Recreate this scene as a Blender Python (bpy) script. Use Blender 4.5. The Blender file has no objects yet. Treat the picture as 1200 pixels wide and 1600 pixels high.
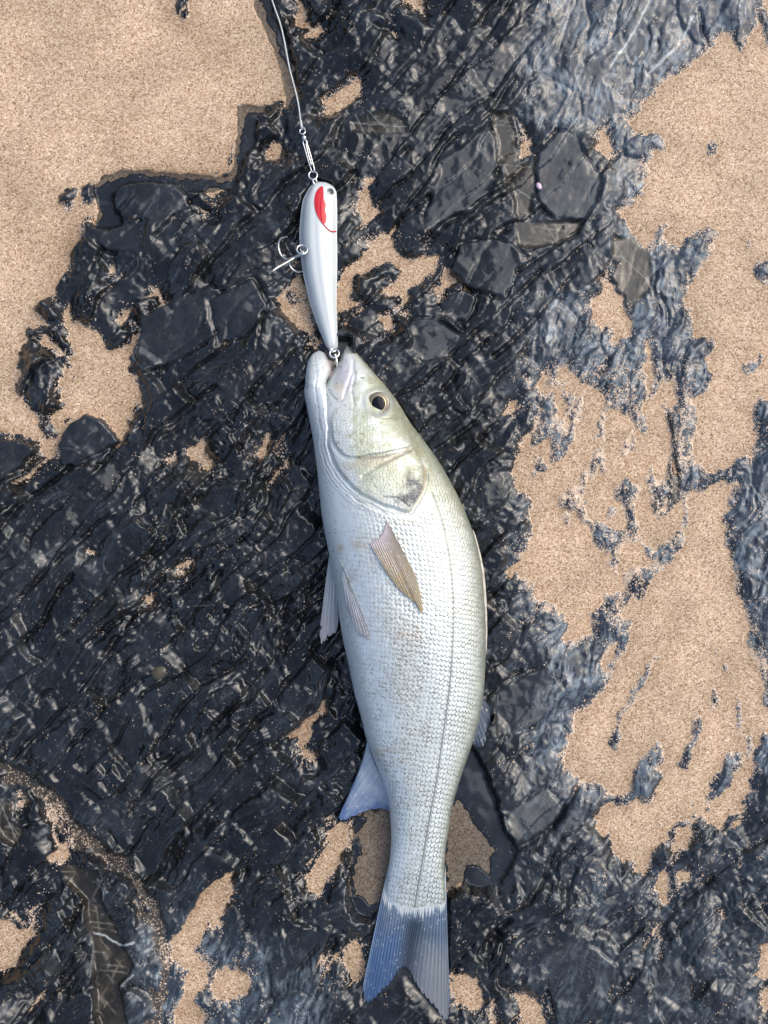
import bpy, math
import numpy as np

# ------------------------------------------------------------------ camera, sky, sun, exposure
S = 0.0005            # metres on the ground for one photograph pixel
H = 0.95              # camera height above the ground
scn = bpy.context.scene
cam_d = bpy.data.cameras.new('camera')
cam = bpy.data.objects.new('camera', cam_d)
scn.collection.objects.link(cam)
cam.location = (0, 0, H)
cam.rotation_euler = (0, 0, 0)
cam_d.sensor_fit = 'VERTICAL'
cam_d.angle = 2 * math.atan(800 * S / H)
cam_d.clip_start = 0.02
cam_d.clip_end = 200
scn.camera = cam

SUN_EL, SUN_AZ = 48.0, 62.0        # degrees; azimuth counted from +Y (top of picture) towards +X
world = bpy.data.worlds.new('World')
scn.world = world
world.use_nodes = True
wn = world.node_tree.nodes
sky = wn.new('ShaderNodeTexSky')
sky.sky_type = 'NISHITA'
sky.sun_disc = False
sky.sun_elevation = math.radians(SUN_EL)
sky.sun_rotation = math.radians(SUN_AZ)
sky.air_density = 1.0
sky.dust_density = 4.5
sky.ozone_density = 0.5
wn['Background'].inputs['Strength'].default_value = 0.135
world.node_tree.links.new(sky.outputs[0], wn['Background'].inputs['Color'])

sun_d = bpy.data.lights.new('sun', 'SUN')
sun_d.energy = 1.05
sun_d.angle = math.radians(80)
sun_d.color = (1.0, 0.98, 0.96)
sun = bpy.data.objects.new('sun', sun_d)
scn.collection.objects.link(sun)
sun.rotation_euler = (math.radians(90 - SUN_EL), 0, math.radians(180 - SUN_AZ))
sun.location = (0.6, 0.4, 1.2)

scn.view_settings.view_transform = 'Standard'
scn.view_settings.look = 'None'
scn.view_settings.gamma = 1
scn.view_settings.use_curve_mapping = False
scn.view_settings.exposure = 0.66
scn.cycles.use_denoising = True
scn.render.use_persistent_data = False
scn.cycles.max_bounces = 6
scn.cycles.caustics_reflective = False
scn.cycles.caustics_refractive = False

# ------------------------------------------------------------------ numeric helpers
def sstep(a, b, x):
    t = np.clip((x - a) / (b - a), 0, 1)
    return t * t * (3 - 2 * t)

def hsh(ix, iy, seed):
    n = (ix.astype(np.int64) * 374761393 + iy.astype(np.int64) * 668265263 + seed * 2147483647) & 0xFFFFFFFF
    n = ((n ^ (n >> 13)) * 1274126177) & 0xFFFFFFFF
    n = ((n ^ (n >> 16)) * 2246822519) & 0xFFFFFFFF
    n = n ^ (n >> 15)
    return (n & 0xFFFFFF).astype(np.float64) / 0xFFFFFF

def perlin(x, y, seed=0):
    ix = np.floor(x); iy = np.floor(y)
    fx = x - ix; fy = y - iy
    ux = fx * fx * fx * (fx * (fx * 6 - 15) + 10)
    uy = fy * fy * fy * (fy * (fy * 6 - 15) + 10)
    def g(ox, oy):
        a = hsh(ix + ox, iy + oy, seed) * 2 * math.pi
        return np.cos(a) * (fx - ox) + np.sin(a) * (fy - oy)
    n0 = g(0, 0) * (1 - ux) + g(1, 0) * ux
    n1 = g(0, 1) * (1 - ux) + g(1, 1) * ux
    return (n0 * (1 - uy) + n1 * uy) * 1.5

def fbm(x, y, seed=0, octv=3, gain=0.5):
    r = 0; a = 1; t = 0
    for o in range(octv):
        r = r + a * perlin(x * 2 ** o + 17.3 * o, y * 2 ** o - 9.1 * o, seed + o * 31)
        t += a; a *= gain
    return r / t

def voronoi(x, y, seed=0, jit=0.85):
    ix = np.floor(x); iy = np.floor(y)
    f1 = np.full(x.shape, 9.0); f2 = np.full(x.shape, 9.0)
    bx = np.zeros(x.shape); by = np.zeros(x.shape); ci = np.zeros(x.shape); cj = np.zeros(x.shape)
    for ox in (-1, 0, 1):
        for oy in (-1, 0, 1):
            cx = ix + ox; cy = iy + oy
            dx = x - (cx + 0.5 + jit * (hsh(cx, cy, seed) - 0.5))
            dy = y - (cy + 0.5 + jit * (hsh(cx, cy, seed + 7) - 0.5))
            d = np.sqrt(dx * dx + dy * dy)
            m = d < f1
            f2 = np.where(m, f1, np.minimum(f2, d))
            f1 = np.where(m, d, f1)
            bx = np.where(m, dx, bx); by = np.where(m, dy, by)
            ci = np.where(m, cx, ci); cj = np.where(m, cy, cj)
    return f1, f2, bx, by, ci, cj

def seg_dist(px, py, pts, closed):
    pts = np.asarray(pts, float)
    n = len(pts)
    d = np.full(px.shape, 1e9)
    for i in range(n if closed else n - 1):
        ax, ay = pts[i]; bx, by = pts[(i + 1) % n]
        ex, ey = bx - ax, by - ay
        l = ex * ex + ey * ey + 1e-9
        t = np.clip(((px - ax) * ex + (py - ay) * ey) / l, 0, 1)
        d = np.minimum(d, (px - ax - t * ex) ** 2 + (py - ay - t * ey) ** 2)
    return np.sqrt(d)

def poly_sd(px, py, pts):                       # positive inside
    pts = np.asarray(pts, float)
    d = seg_dist(px, py, pts, True)
    ins = np.zeros(px.shape, bool)
    n = len(pts)
    for i in range(n):
        ax, ay = pts[i]; bx, by = pts[(i + 1) % n]
        if ay == by: continue
        c = ((ay > py) != (by > py)) & (px < (bx - ax) * (py - ay) / (by - ay) + ax)
        ins ^= c
    return np.where(ins, d, -d)

def smooth_curve(pts, n, closed=False):          # Catmull-Rom resampling
    P = np.asarray(pts, float)
    if closed: Q = np.vstack([P[-1], P, P[0], P[1]])
    else: Q = np.vstack([2 * P[0] - P[1], P, 2 * P[-1] - P[-2]])
    m = len(Q) - 3
    t = np.linspace(0, m, n, endpoint=not closed)
    i = np.minimum(t.astype(int), m - 1); f = (t - i)[:, None]
    a, b, c, d = Q[i], Q[i + 1], Q[i + 2], Q[i + 3]
    return 0.5 * (2 * b + (c - a) * f + (2 * a - 5 * b + 4 * c - d) * f ** 2 + (3 * b - a - 3 * c + d) * f ** 3)

def mix(a, b, t):
    return a + (b - a) * t

def mixc(a, b, t):                               # colours (N,3)
    return a + (np.asarray(b) - a) * np.asarray(t)[..., None]

# ------------------------------------------------------------------ mesh helpers
COL = scn.collection
def mesh_from(name, V, Q, mat=None, smooth=True, col=None, attrs=None):
    V = np.asarray(V, np.float32); Q = np.asarray(Q, np.int32)
    k = Q.shape[1]
    me = bpy.data.meshes.new(name)
    me.vertices.add(len(V)); me.vertices.foreach_set('co', V.ravel())
    me.loops.add(Q.size); me.loops.foreach_set('vertex_index', Q.ravel())
    me.polygons.add(len(Q))
    me.polygons.foreach_set('loop_start', np.arange(0, Q.size, k, dtype=np.int32))
    me.polygons.foreach_set('loop_total', np.full(len(Q), k, np.int32))
    me.update(calc_edges=True)
    me.polygons.foreach_set('use_smooth', np.full(len(Q), smooth, bool))
    if col is not None:
        a = me.attributes.new('col', 'FLOAT_COLOR', 'POINT')
        a.data.foreach_set('color', np.asarray(col, np.float32).ravel())
    for nm, arr in (attrs or {}).items():
        a = me.attributes.new(nm, 'FLOAT', 'POINT')
        a.data.foreach_set('value', np.asarray(arr, np.float32).ravel())
    if mat: me.materials.append(mat)
    return me

def obj(name, me, parent=None, label=None, cat=None, kind=None, group=None):
    o = bpy.data.objects.new(name, me)
    COL.objects.link(o)
    if parent is not None:
        o.parent = parent
        o.matrix_parent_inverse = parent_inv(parent)
    if label: o['label'] = label
    if cat: o['category'] = cat
    if kind: o['kind'] = kind
    if group: o['group'] = group
    return o

from mathutils import Matrix
def parent_inv(p):
    return Matrix.Translation(p.location).inverted()

def grid_quads(nr, nc, off=0):
    a = np.arange(nr * nc).reshape(nr, nc) + off
    return np.stack([a[:-1, :-1], a[1:, :-1], a[1:, 1:], a[:-1, 1:]], -1).reshape(-1, 4)

def px2w(px, py, zmm):                           # photograph pixel at height z -> world point
    z = np.asarray(zmm, float) * 0.001
    k = (H - z) / H
    return np.stack([(np.asarray(px, float) - 600) * S * k, (800 - np.asarray(py, float)) * S * k, z + 0 * k], -1)

def tube_mesh(name, P, R, mat, seg=10, closed=False, caps=True):
    P = np.asarray(P, float); n = len(P)
    R = np.broadcast_to(np.asarray(R, float), (n,))
    if closed: T = np.roll(P, -1, 0) - np.roll(P, 1, 0)
    else: T = np.gradient(P, axis=0)
    T /= np.linalg.norm(T, axis=1)[:, None] + 1e-12
    up = np.array([0.0, 0, 1]) if abs(T[0, 2]) < 0.8 else np.array([1.0, 0, 0])
    N = up - T[0] * (up @ T[0]); N /= np.linalg.norm(N)
    V = []
    for i in range(n):
        N = N - T[i] * (N @ T[i]); N /= np.linalg.norm(N)
        B = np.cross(T[i], N)
        a = np.linspace(0, 2 * math.pi, seg, endpoint=False)
        V.append(P[i] + R[i] * (np.cos(a)[:, None] * N + np.sin(a)[:, None] * B))
    V = np.concatenate(V)
    Q = []
    for i in range(n if closed else n - 1):
        j = (i + 1) % n
        for k in range(seg):
            l = (k + 1) % seg
            Q.append((i * seg + k, i * seg + l, j * seg + l, j * seg + k))
    if caps and not closed:
        c0 = len(V); V = np.vstack([V, P[0], P[-1]])
        for k in range(seg):
            l = (k + 1) % seg
            Q.append((c0, l, k, k)); Q.append((c0 + 1, (n - 1) * seg + k, (n - 1) * seg + l, (n - 1) * seg + l))
        me = bpy.data.meshes.new(name)
        F = [tuple(q) if q[2] != q[3] else tuple(q[:3]) for q in Q]
        me.from_pydata([tuple(v) for v in V], [], F)
        me.update()
        me.polygons.foreach_set('use_smooth', np.ones(len(F), bool))
        if mat: me.materials.append(mat)
        return me
    return mesh_from(name, V, Q, mat)

# ------------------------------------------------------------------ materials
def new_mat(name):
    m = bpy.data.materials.new(name); m.use_nodes = True
    nt = m.node_tree
    return m, nt, nt.nodes, nt.links, nt.nodes['Principled BSDF']

def node(nodes, kind, **kw):
    n = nodes.new(kind)
    for k, v in kw.items(): setattr(n, k, v)
    return n

def simple_mat(name, color, rough=0.4, metal=0.0, coat=0.0, noise=0.0, nscale=400):
    m, nt, N, L, B = new_mat(name)
    B.inputs['Base Color'].default_value = (*color, 1)
    B.inputs['Roughness'].default_value = rough
    B.inputs['Metallic'].default_value = metal
    B.inputs['Coat Weight'].default_value = coat
    B.inputs['Coat Roughness'].default_value = 0.08
    if noise:
        tc = node(N, 'ShaderNodeTexCoord'); nz = node(N, 'ShaderNodeTexNoise')
        nz.inputs['Scale'].default_value = nscale; nz.inputs['Detail'].default_value = 4
        mp = node(N, 'ShaderNodeMapRange')
        mp.inputs['To Min'].default_value = 1 - noise; mp.inputs['To Max'].default_value = 1 + noise
        mx = node(N, 'ShaderNodeMix', data_type='RGBA', blend_type='MULTIPLY')
        mx.inputs['Factor'].default_value = 1
        mx.inputs[6].default_value = (*color, 1)
        L.new(tc.outputs['Object'], nz.inputs['Vector']); L.new(nz.outputs['Fac'], mp.inputs['Value'])
        L.new(mp.outputs[0], mx.inputs[7]); L.new(mx.outputs[2], B.inputs['Base Color'])
        bp = node(N, 'ShaderNodeBump'); bp.inputs['Strength'].default_value = 0.25; bp.inputs['Distance'].default_value = 0.0003
        L.new(nz.outputs['Fac'], bp.inputs['Height']); L.new(bp.outputs[0], B.inputs['Normal'])
    return m

def grain_color(N, L, vec, scale=1150):                      # colour of single sand grains
    v = node(N, 'ShaderNodeTexVoronoi'); v.inputs['Scale'].default_value = scale
    L.new(vec, v.inputs['Vector'])
    sep = node(N, 'ShaderNodeSeparateColor'); L.new(v.outputs['Color'], sep.inputs[0])
    r = node(N, 'ShaderNodeValToRGB')
    cr = r.color_ramp; cr.interpolation = 'LINEAR'
    stops = [(0.0, (0.16, 0.098, 0.055)), (0.12, (0.30, 0.190, 0.108)), (0.35, (0.44, 0.314, 0.206)),
             (0.6, (0.52, 0.385, 0.265)), (0.85, (0.59, 0.452, 0.32)), (1.0, (0.74, 0.62, 0.48))]
    cr.elements[0].position = 0; cr.elements[0].color = (*stops[0][1], 1)
    cr.elements[1].position = 1; cr.elements[1].color = (*stops[-1][1], 1)
    for p, c in stops[1:-1]:
        e = cr.elements.new(p); e.color = (*c, 1)
    L.new(sep.outputs[0], r.inputs[0])
    return r.outputs[0], v, sep

def make_sand_mat():
    m, nt, N, L, B = new_mat('wet_sand')
    tc = node(N, 'ShaderNodeTexCoord')
    c, v, sep = grain_color(N, L, tc.outputs['Object'])
    at = node(N, 'ShaderNodeAttribute', attribute_name='wet')
    big = node(N, 'ShaderNodeTexNoise'); big.inputs['Scale'].default_value = 22; big.inputs['Detail'].default_value = 5
    L.new(tc.outputs['Object'], big.inputs['Vector'])
    mp = node(N, 'ShaderNodeMapRange'); mp.inputs['From Min'].default_value = 0.3; mp.inputs['From Max'].default_value = 0.7
    mp.inputs['To Min'].default_value = 0.84; mp.inputs['To Max'].default_value = 1.1
    L.new(big.outputs['Fac'], mp.inputs['Value'])
    mx = node(N, 'ShaderNodeMix', data_type='RGBA', blend_type='MULTIPLY'); mx.inputs['Factor'].default_value = 1
    L.new(c, mx.inputs[6]); L.new(mp.outputs[0], mx.inputs[7])
    mw = node(N, 'ShaderNodeMix', data_type='RGBA', blend_type='MULTIPLY')
    mw.inputs[7].default_value = (0.70, 0.66, 0.61, 1)
    L.new(at.outputs['Fac'], mw.inputs['Factor']); L.new(mx.outputs[2], mw.inputs[6])
    L.new(mw.outputs[2], B.inputs['Base Color'])
    B.inputs['Roughness'].default_value = 0.62
    B.inputs['Specular IOR Level'].default_value = 0.35
    bp = node(N, 'ShaderNodeBump'); bp.inputs['Strength'].default_value = 0.55; bp.inputs['Distance'].default_value = 0.0006
    L.new(v.outputs['Distance'], bp.inputs['Height']); bp.invert = True
    L.new(bp.outputs[0], B.inputs['Normal'])
    return m

def make_rock_mat():
    m, nt, N, L, B = new_mat('wet_slate')
    tc = node(N, 'ShaderNodeTexCoord')
    vec = tc.outputs['Object']
    at = node(N, 'ShaderNodeAttribute', attribute_name='col')
    ag = node(N, 'ShaderNodeAttribute', attribute_name='grain')
    ar = node(N, 'ShaderNodeAttribute', attribute_name='rough')
    nz = node(N, 'ShaderNodeTexNoise'); nz.inputs['Scale'].default_value = 160; nz.inputs['Detail'].default_value = 6
    L.new(vec, nz.inputs['Vector'])
    mp = node(N, 'ShaderNodeMapRange'); mp.inputs['From Min'].default_value = 0.3; mp.inputs['From Max'].default_value = 0.7
    mp.inputs['To Min'].default_value = 0.7; mp.inputs['To Max'].default_value = 1.35
    L.new(nz.outputs['Fac'], mp.inputs['Value'])
    mx = node(N, 'ShaderNodeMix', data_type='RGBA', blend_type='MULTIPLY'); mx.inputs['Factor'].default_value = 1
    L.new(at.outputs['Color'], mx.inputs[6]); L.new(mp.outputs[0], mx.inputs[7])
    gc, v, sep = grain_color(N, L, vec, 1200)
    # a grain lies on the rock where its random number is below the local density
    ls = node(N, 'ShaderNodeMath', operation='SUBTRACT'); L.new(ag.outputs['Fac'], ls.inputs[0]); L.new(sep.outputs[1], ls.inputs[1])
    st = node(N, 'ShaderNodeMapRange'); st.inputs['From Min'].default_value = 0.0; st.inputs['From Max'].default_value = 0.04
    L.new(ls.outputs[0], st.inputs['Value'])
    g2 = node(N, 'ShaderNodeMix', data_type='RGBA', blend_type='MIX'); g2.inputs['Factor'].default_value = 0.2
    L.new(gc, g2.inputs[6]); g2.inputs[7].default_value = (0.42, 0.40, 0.38, 1)
    mg = node(N, 'ShaderNodeMix', data_type='RGBA', blend_type='MIX')
    L.new(st.outputs[0], mg.inputs['Factor']); L.new(mx.outputs[2], mg.inputs[6]); L.new(g2.outputs[2], mg.inputs[7])
    L.new(mg.outputs[2], B.inputs['Base Color'])
    rr = node(N, 'ShaderNodeMix', data_type='FLOAT')
    L.new(st.outputs[0], rr.inputs['Factor']); L.new(ar.outputs['Fac'], rr.inputs[2]); rr.inputs[3].default_value = 0.6
    L.new(rr.outputs[0], B.inputs['Roughness'])
    B.inputs['Specular IOR Level'].default_value = 0.55
    B.inputs['Specular Tint'].default_value = (0.92, 0.965, 1.0, 1)
    n2 = node(N, 'ShaderNodeTexNoise'); n2.inputs['Scale'].default_value = 420; n2.inputs['Detail'].default_value = 3
    L.new(vec, n2.inputs['Vector'])
    b1 = node(N, 'ShaderNodeBump'); b1.inputs['Strength'].default_value = 0.10; b1.inputs['Distance'].default_value = 0.0005
    L.new(n2.outputs['Fac'], b1.inputs['Height'])
    b2 = node(N, 'ShaderNodeBump'); b2.inputs['Strength'].default_value = 0.6; b2.inputs['Distance'].default_value = 0.0004
    L.new(st.outputs[0], b2.inputs['Height']); L.new(b1.outputs[0], b2.inputs['Normal'])
    L.new(b2.outputs[0], B.inputs['Normal'])
    return m

def make_water_mat():
    m, nt, N, L, B = new_mat('clear_water')
    N.remove(B)
    out = [n for n in N if n.type == 'OUTPUT_MATERIAL'][0]
    tr = node(N, 'ShaderNodeBsdfTransparent'); tr.inputs[0].default_value = (0.86, 0.9, 0.92, 1)
    gl = node(N, 'ShaderNodeBsdfGlossy'); gl.inputs['Roughness'].default_value = 0.03
    fr = node(N, 'ShaderNodeFresnel'); fr.inputs['IOR'].default_value = 1.52
    ms = node(N, 'ShaderNodeMixShader')
    tc = node(N, 'ShaderNodeTexCoord'); nz = node(N, 'ShaderNodeTexNoise'); nz.inputs['Scale'].default_value = 40
    L.new(tc.outputs['Object'], nz.inputs['Vector'])
    bp = node(N, 'ShaderNodeBump'); bp.inputs['Strength'].default_value = 0.1; bp.inputs['Distance'].default_value = 0.001
    L.new(nz.outputs['Fac'], bp.inputs['Height']); L.new(bp.outputs[0], gl.inputs['Normal']); L.new(bp.outputs[0], fr.inputs['Normal'])
    L.new(fr.outputs[0], ms.inputs[0]); L.new(tr.outputs[0], ms.inputs[1]); L.new(gl.outputs[0], ms.inputs[2])
    L.new(ms.outputs[0], out.inputs['Surface'])
    return m

def make_skin_mat():
    m, nt, N, L, B = new_mat('fish_skin')
    at = node(N, 'ShaderNodeAttribute', attribute_name='col')
    L.new(at.outputs['Color'], B.inputs['Base Color'])
    ar = node(N, 'ShaderNodeAttribute', attribute_name='rough'); L.new(ar.outputs['Fac'], B.inputs['Roughness'])
    B.inputs['Specular IOR Level'].default_value = 0.55
    B.inputs['Metallic'].default_value = 0.3
    tc = node(N, 'ShaderNodeTexCoord'); nz = node(N, 'ShaderNodeTexNoise'); nz.inputs['Scale'].default_value = 700
    L.new(tc.outputs['Object'], nz.inputs['Vector'])
    bp = node(N, 'ShaderNodeBump'); bp.inputs['Strength'].default_value = 0.15; bp.inputs['Distance'].default_value = 0.0003
    L.new(nz.outputs['Fac'], bp.inputs['Height']); L.new(bp.outputs[0], B.inputs['Normal'])
    return m

def make_fin_mat():
    m, nt, N, L, B = new_mat('fin_membrane')
    at = node(N, 'ShaderNodeAttribute', attribute_name='col')
    L.new(at.outputs['Color'], B.inputs['Base Color']); L.new(at.outputs['Alpha'], B.inputs['Alpha'])
    B.inputs['Roughness'].default_value = 0.32
    B.inputs['Specular IOR Level'].default_value = 0.6
    tc = node(N, 'ShaderNodeTexCoord'); nz = node(N, 'ShaderNodeTexNoise'); nz.inputs['Scale'].default_value = 500
    L.new(tc.outputs['Object'], nz.inputs['Vector'])
    bp = node(N, 'ShaderNodeBump'); bp.inputs['Strength'].default_value = 0.15; bp.inputs['Distance'].default_value = 0.0003
    L.new(nz.outputs['Fac'], bp.inputs['Height']); L.new(bp.outputs[0], B.inputs['Normal'])
    return m

MAT_SAND = make_sand_mat(); MAT_ROCK = make_rock_mat(); MAT_WATER = make_water_mat()
MAT_SKIN = make_skin_mat(); MAT_FIN = make_fin_mat()

# ------------------------------------------------------------------ the ground: where sand, rock and water lie (photograph pixels)
BIG = 2600
SAND = [
 # the large flat above and left of the rock
 [(-BIG,-BIG),(405,-BIG),(403,0),(415,28),(430,60),(445,100),(458,150),(452,163),(430,165),(412,172),(385,173),(376,180),(372,215),(370,255),(360,275),
  (340,278),(300,276),(260,272),(220,270),(190,270),(165,276),(140,293),(130,300),(128,318),(155,316),(160,335),(130,345),(120,355),
  (122,370),(102,384),(96,402),(112,400),(122,415),(108,428),(92,445),(88,462),(66,475),(70,492),(85,504),(96,500),(100,478),(112,474),(118,498),(140,508),(156,530),
  (172,541),(190,540),(200,528),(206,518),(192,500),(196,488),(212,494),(220,512),(221,530),(212,562),(208,580),(218,592),(228,615),
  (226,632),(210,641),(206,668),(195,687),(180,668),(160,655),(150,648),(132,645),(107,663),(90,692),(84,712),(32,738),(30,728),(62,702),(34,686),(0,682),(-BIG,670)],
 # flat on the upper right
 [(BIG*1.5,-200),(1215,-40),(1197,2),(1172,58),(1160,84),(1150,80),(1146,62),(1128,52),(1112,70),(1098,84),(1080,105),(1050,125),(1025,147),(1000,176),(985,190),(992,204),(1022,208),
  (1042,217),(1042,232),(1022,236),(1015,260),(1007,295),(990,320),(972,335),(977,350),(1002,374),(1016,378),(1018,362),(1034,352),(1050,340),(1052,350),(1042,372),
  (1052,380),(1067,376),(1080,362),(1100,352),(1115,347),(1123,370),(1114,400),(1097,420),(1082,436),(1066,474),(1080,490),(1087,518),(1104,520),
  (1125,536),(1114,550),(1102,566),(1115,586),(1100,606),(1087,626),(1090,670),(1082,712),(1100,720),(1115,736),(1155,716),(1182,697),(1184,682),(1174,668),(1174,645),(1187,621),(1200,624),(BIG*1.5,640)],
 # tongue running down the right side
 [(1150,758),(1140,772),(1130,800),(1127,830),(1131,865),(1145,905),(1162,950),(1172,1000),(1185,1035),(1187,1070),(1197,1102),(1230,1130),(1215,1150),(1195,1146),(1178,1168),(1171,1200),(1170,1232),(1142,1276),(1130,1301),
  (1115,1297),(1108,1282),(1100,1281),(1085,1256),(1066,1285),(1040,1296),(1028,1290),(1045,1310),(1027,1330),(1026,1350),(1010,1371),(996,1371),(985,1352),(960,1346),(945,1306),(932,1280),
  (945,1256),(970,1262),(1000,1240),(1008,1226),(990,1222),(978,1237),(965,1241),(920,1226),(895,1203),(886,1186),(905,1146),(910,1116),(935,1096),(960,1050),(980,1010),(1000,960),
  (1015,921),(1040,896),(1072,850),(1076,800),(1082,772),(1100,768),(1128,752)],
 # mottled patch right of the fish
 [(842,640),(836,662),(816,680),(788,738),(800,752),(812,764),(830,795),(832,818),(827,850),(802,888),(840,910),(860,933),(877,920),(870,954),(888,966),(896,946),(920,951),(935,940),
  (930,908),(950,917),(965,908),(945,892),(926,872),(916,832),(900,812),(892,836),(884,858),(876,838),(868,800),(860,790),(892,752),(906,708),(905,692),(880,716),(852,732),(848,720),(850,700),(832,708),(830,690),(842,664)],
 [(905,690),(898,700),(906,672),(914,650),(920,612),(934,612),(944,625),(936,652),(930,690),(918,708)],
 [(948,642),(944,690),(950,712),(934,752),(918,770),(924,800),(938,818),(968,826),(978,812),(962,790),(958,768),(966,748),(976,742),(990,756),(1000,752),(1012,720),(1030,742),(1040,744),(1042,700),
  (1034,660),(1022,626),(1008,640),(1002,680),(985,720),(966,722),(970,690),(980,664),(968,648)],
 [(1003,750),(996,790),(1006,838),(1018,852),(1042,836),(1060,822),(1064,790),(1050,792),(1040,812),(1018,826),(1012,800),(1010,770)],
 [(968,886),(976,868),(996,856),(1006,870),(1014,880),(996,878),(980,884)],
 [(972,955),(986,938),(988,958),(978,966)],[(944,1040),(952,1010),(962,1002),(958,1030),(950,1052)],[(884,1000),(892,976),(916,968),(918,985),(900,998)],
 [(952,412),(948,440),(966,482),(985,506),(980,530),(962,533),(960,512),(940,507),(920,482),(934,450)],
 [(1010,540),(1018,560),(1016,600),(1010,626),(1006,600)],[(1030,600),(1048,606),(1056,626),(1044,640),(1034,630)],[(876,590),(888,584),(894,600),(910,606),(900,620),(882,612)],[(866,616),(874,612),(882,634),(876,644)],[(788,634),(800,622),(804,642),(796,652)],[(846,580),(852,588),(850,602),(845,592)],
 # pockets around the lure and at the top
 [(448,-30),(470,-20),(472,8),(480,30),(498,44),(514,54),(500,62),(484,61),(462,48),(450,30),(456,14)],[(510,-20),(520,-20),(519,12),(512,22)],
 [(630,-20),(655,-10),(668,22),(664,32),(645,20),(632,8)],[(598,52),(606,44),(628,62),(618,66)],
 [(566,122),(562,150),(540,168),(520,184),(494,192),(488,184),(508,162),(530,140)],
 [(412,226),(440,214),(452,228),(440,250),(420,262),(408,246)],
 [(601,367),(622,388),(640,402),(662,398),(690,392),(692,418),(662,442),(636,470),(622,492),(616,486),(622,462),(596,468),(590,452),(574,462),(566,478),(540,498),(528,508),(520,470),(528,435),(546,420),(565,407),(573,377)],
 [(692,424),(704,426),(716,441),(694,462),(682,478),(682,460)],[(594,500),(612,496),(624,508),(616,522),(598,530)],
 [(460,427),(427,468),(446,492),(466,517),(484,496),(496,470),(474,432)],[(482,517),(502,530),(500,546),(469,546)],
 [(576,297),(586,320),(588,339),(570,358),(556,330),(565,296)],[(805,190),(814,196),(826,236),(830,252),(814,250),(812,220)],[(930,210),(945,202),(956,238),(946,244),(934,226)],
 # pockets on the left
 [(286,700),(300,690),(322,690),(326,710),(344,720),(340,738),(320,746),(300,728)],[(396,712),(404,690),(424,670),(436,672),(428,692),(414,726),(400,724)],[(414,752),(424,736),(450,720),(446,732),(424,760),(416,770)],
 [(160,440),(162,424),(178,408),(182,416),(170,436),(172,448)],[(236,466),(240,450),(250,456),(266,480),(250,492)],[(262,720),(276,708),(280,716),(268,726)],[(346,510),(358,506),(368,514),(364,526),(350,526)],
 [(326,296),(338,290),(346,308),(336,322),(328,312)],[(306,324),(318,322),(336,340),(340,350),(322,346)],
 [(222,926),(232,918),(250,934),(246,948),(230,944)],[(272,890),(286,876),(300,872),(298,882),(280,894)],[(136,862),(146,850),(154,860),(150,870)],
 [(474,1188),(468,1160),(478,1120),(492,1104),(490,1130),(482,1156),(500,1180),(496,1196)],
 # bottom
 [(506,1308),(524,1284),(542,1282),(540,1330),(540,1366),(530,1352),(516,1370),(502,1400),(480,1392),(477,1362),(490,1340)],
 [(600,1262),(612,1268),(612,1350),(600,1400),(585,1411),(560,1390),(557,1370),(566,1330),(558,1302),(575,1272)],
 [(713,1246),(722,1256),(731,1272),(766,1337),(764,1360),(750,1352),(731,1352),(712,1376),(700,1380),(698,1300)],
 [(360,1364),(354,1400),(345,1446),(336,1440),(330,1418),(316,1436),(306,1480),(326,1520),(322,1540),(304,1560),(322,1582),(310,1630),(272,1610),(280,1580),(300,1540),(296,1510),(272,1496),(268,1472),(290,1446),(324,1400)],
 [(336,1536),(346,1510),(370,1500),(386,1520),(390,1545),(360,1556),(340,1552)],[(542,1470),(556,1464),(566,1500),(560,1530),(546,1520),(540,1490)],[(500,1500),(514,1460),(524,1456),(520,1490),(510,1512)],
 [(-60,1424),(0,1424),(24,1430),(46,1440),(70,1400),(76,1396),(66,1436),(46,1470),(36,1500),(18,1510),(0,1522),(-60,1530)],[(42,1542),(54,1534),(64,1552),(54,1562)],[(80,1250),(92,1264),(104,1300),(108,1336),(96,1344),(84,1310)],[(30,1232),(42,1246),(44,1280),(34,1276)],
 [(706,1530),(722,1518),(742,1526),(756,1550),(760,1572),(740,1580),(720,1566),(706,1580)],[(790,1534),(806,1546),(830,1552),(846,1580),(856,1610),(836,1600),(808,1574),(794,1560)],[(760,1530),(772,1560),(784,1610),(768,1612)],
 [(1040,1330),(1052,1300),(1072,1290),(1080,1298),(1064,1324),(1050,1340)],[(1118,1420),(1126,1404),(1136,1402),(1132,1424),(1122,1432)],[(1172,1500),(1186,1470),(1210,1450),(1230,1500),(1190,1512)],[(1020,1470),(1032,1458),(1036,1470),(1026,1476)],[(1022,1390),(1034,1370),(1042,1386),(1034,1400)],[(1060,1366),(1072,1356),(1078,1366),(1066,1376)],
 [(1180,1560),(1200,1548),(1230,1560),(1190,1580)],
]
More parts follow.
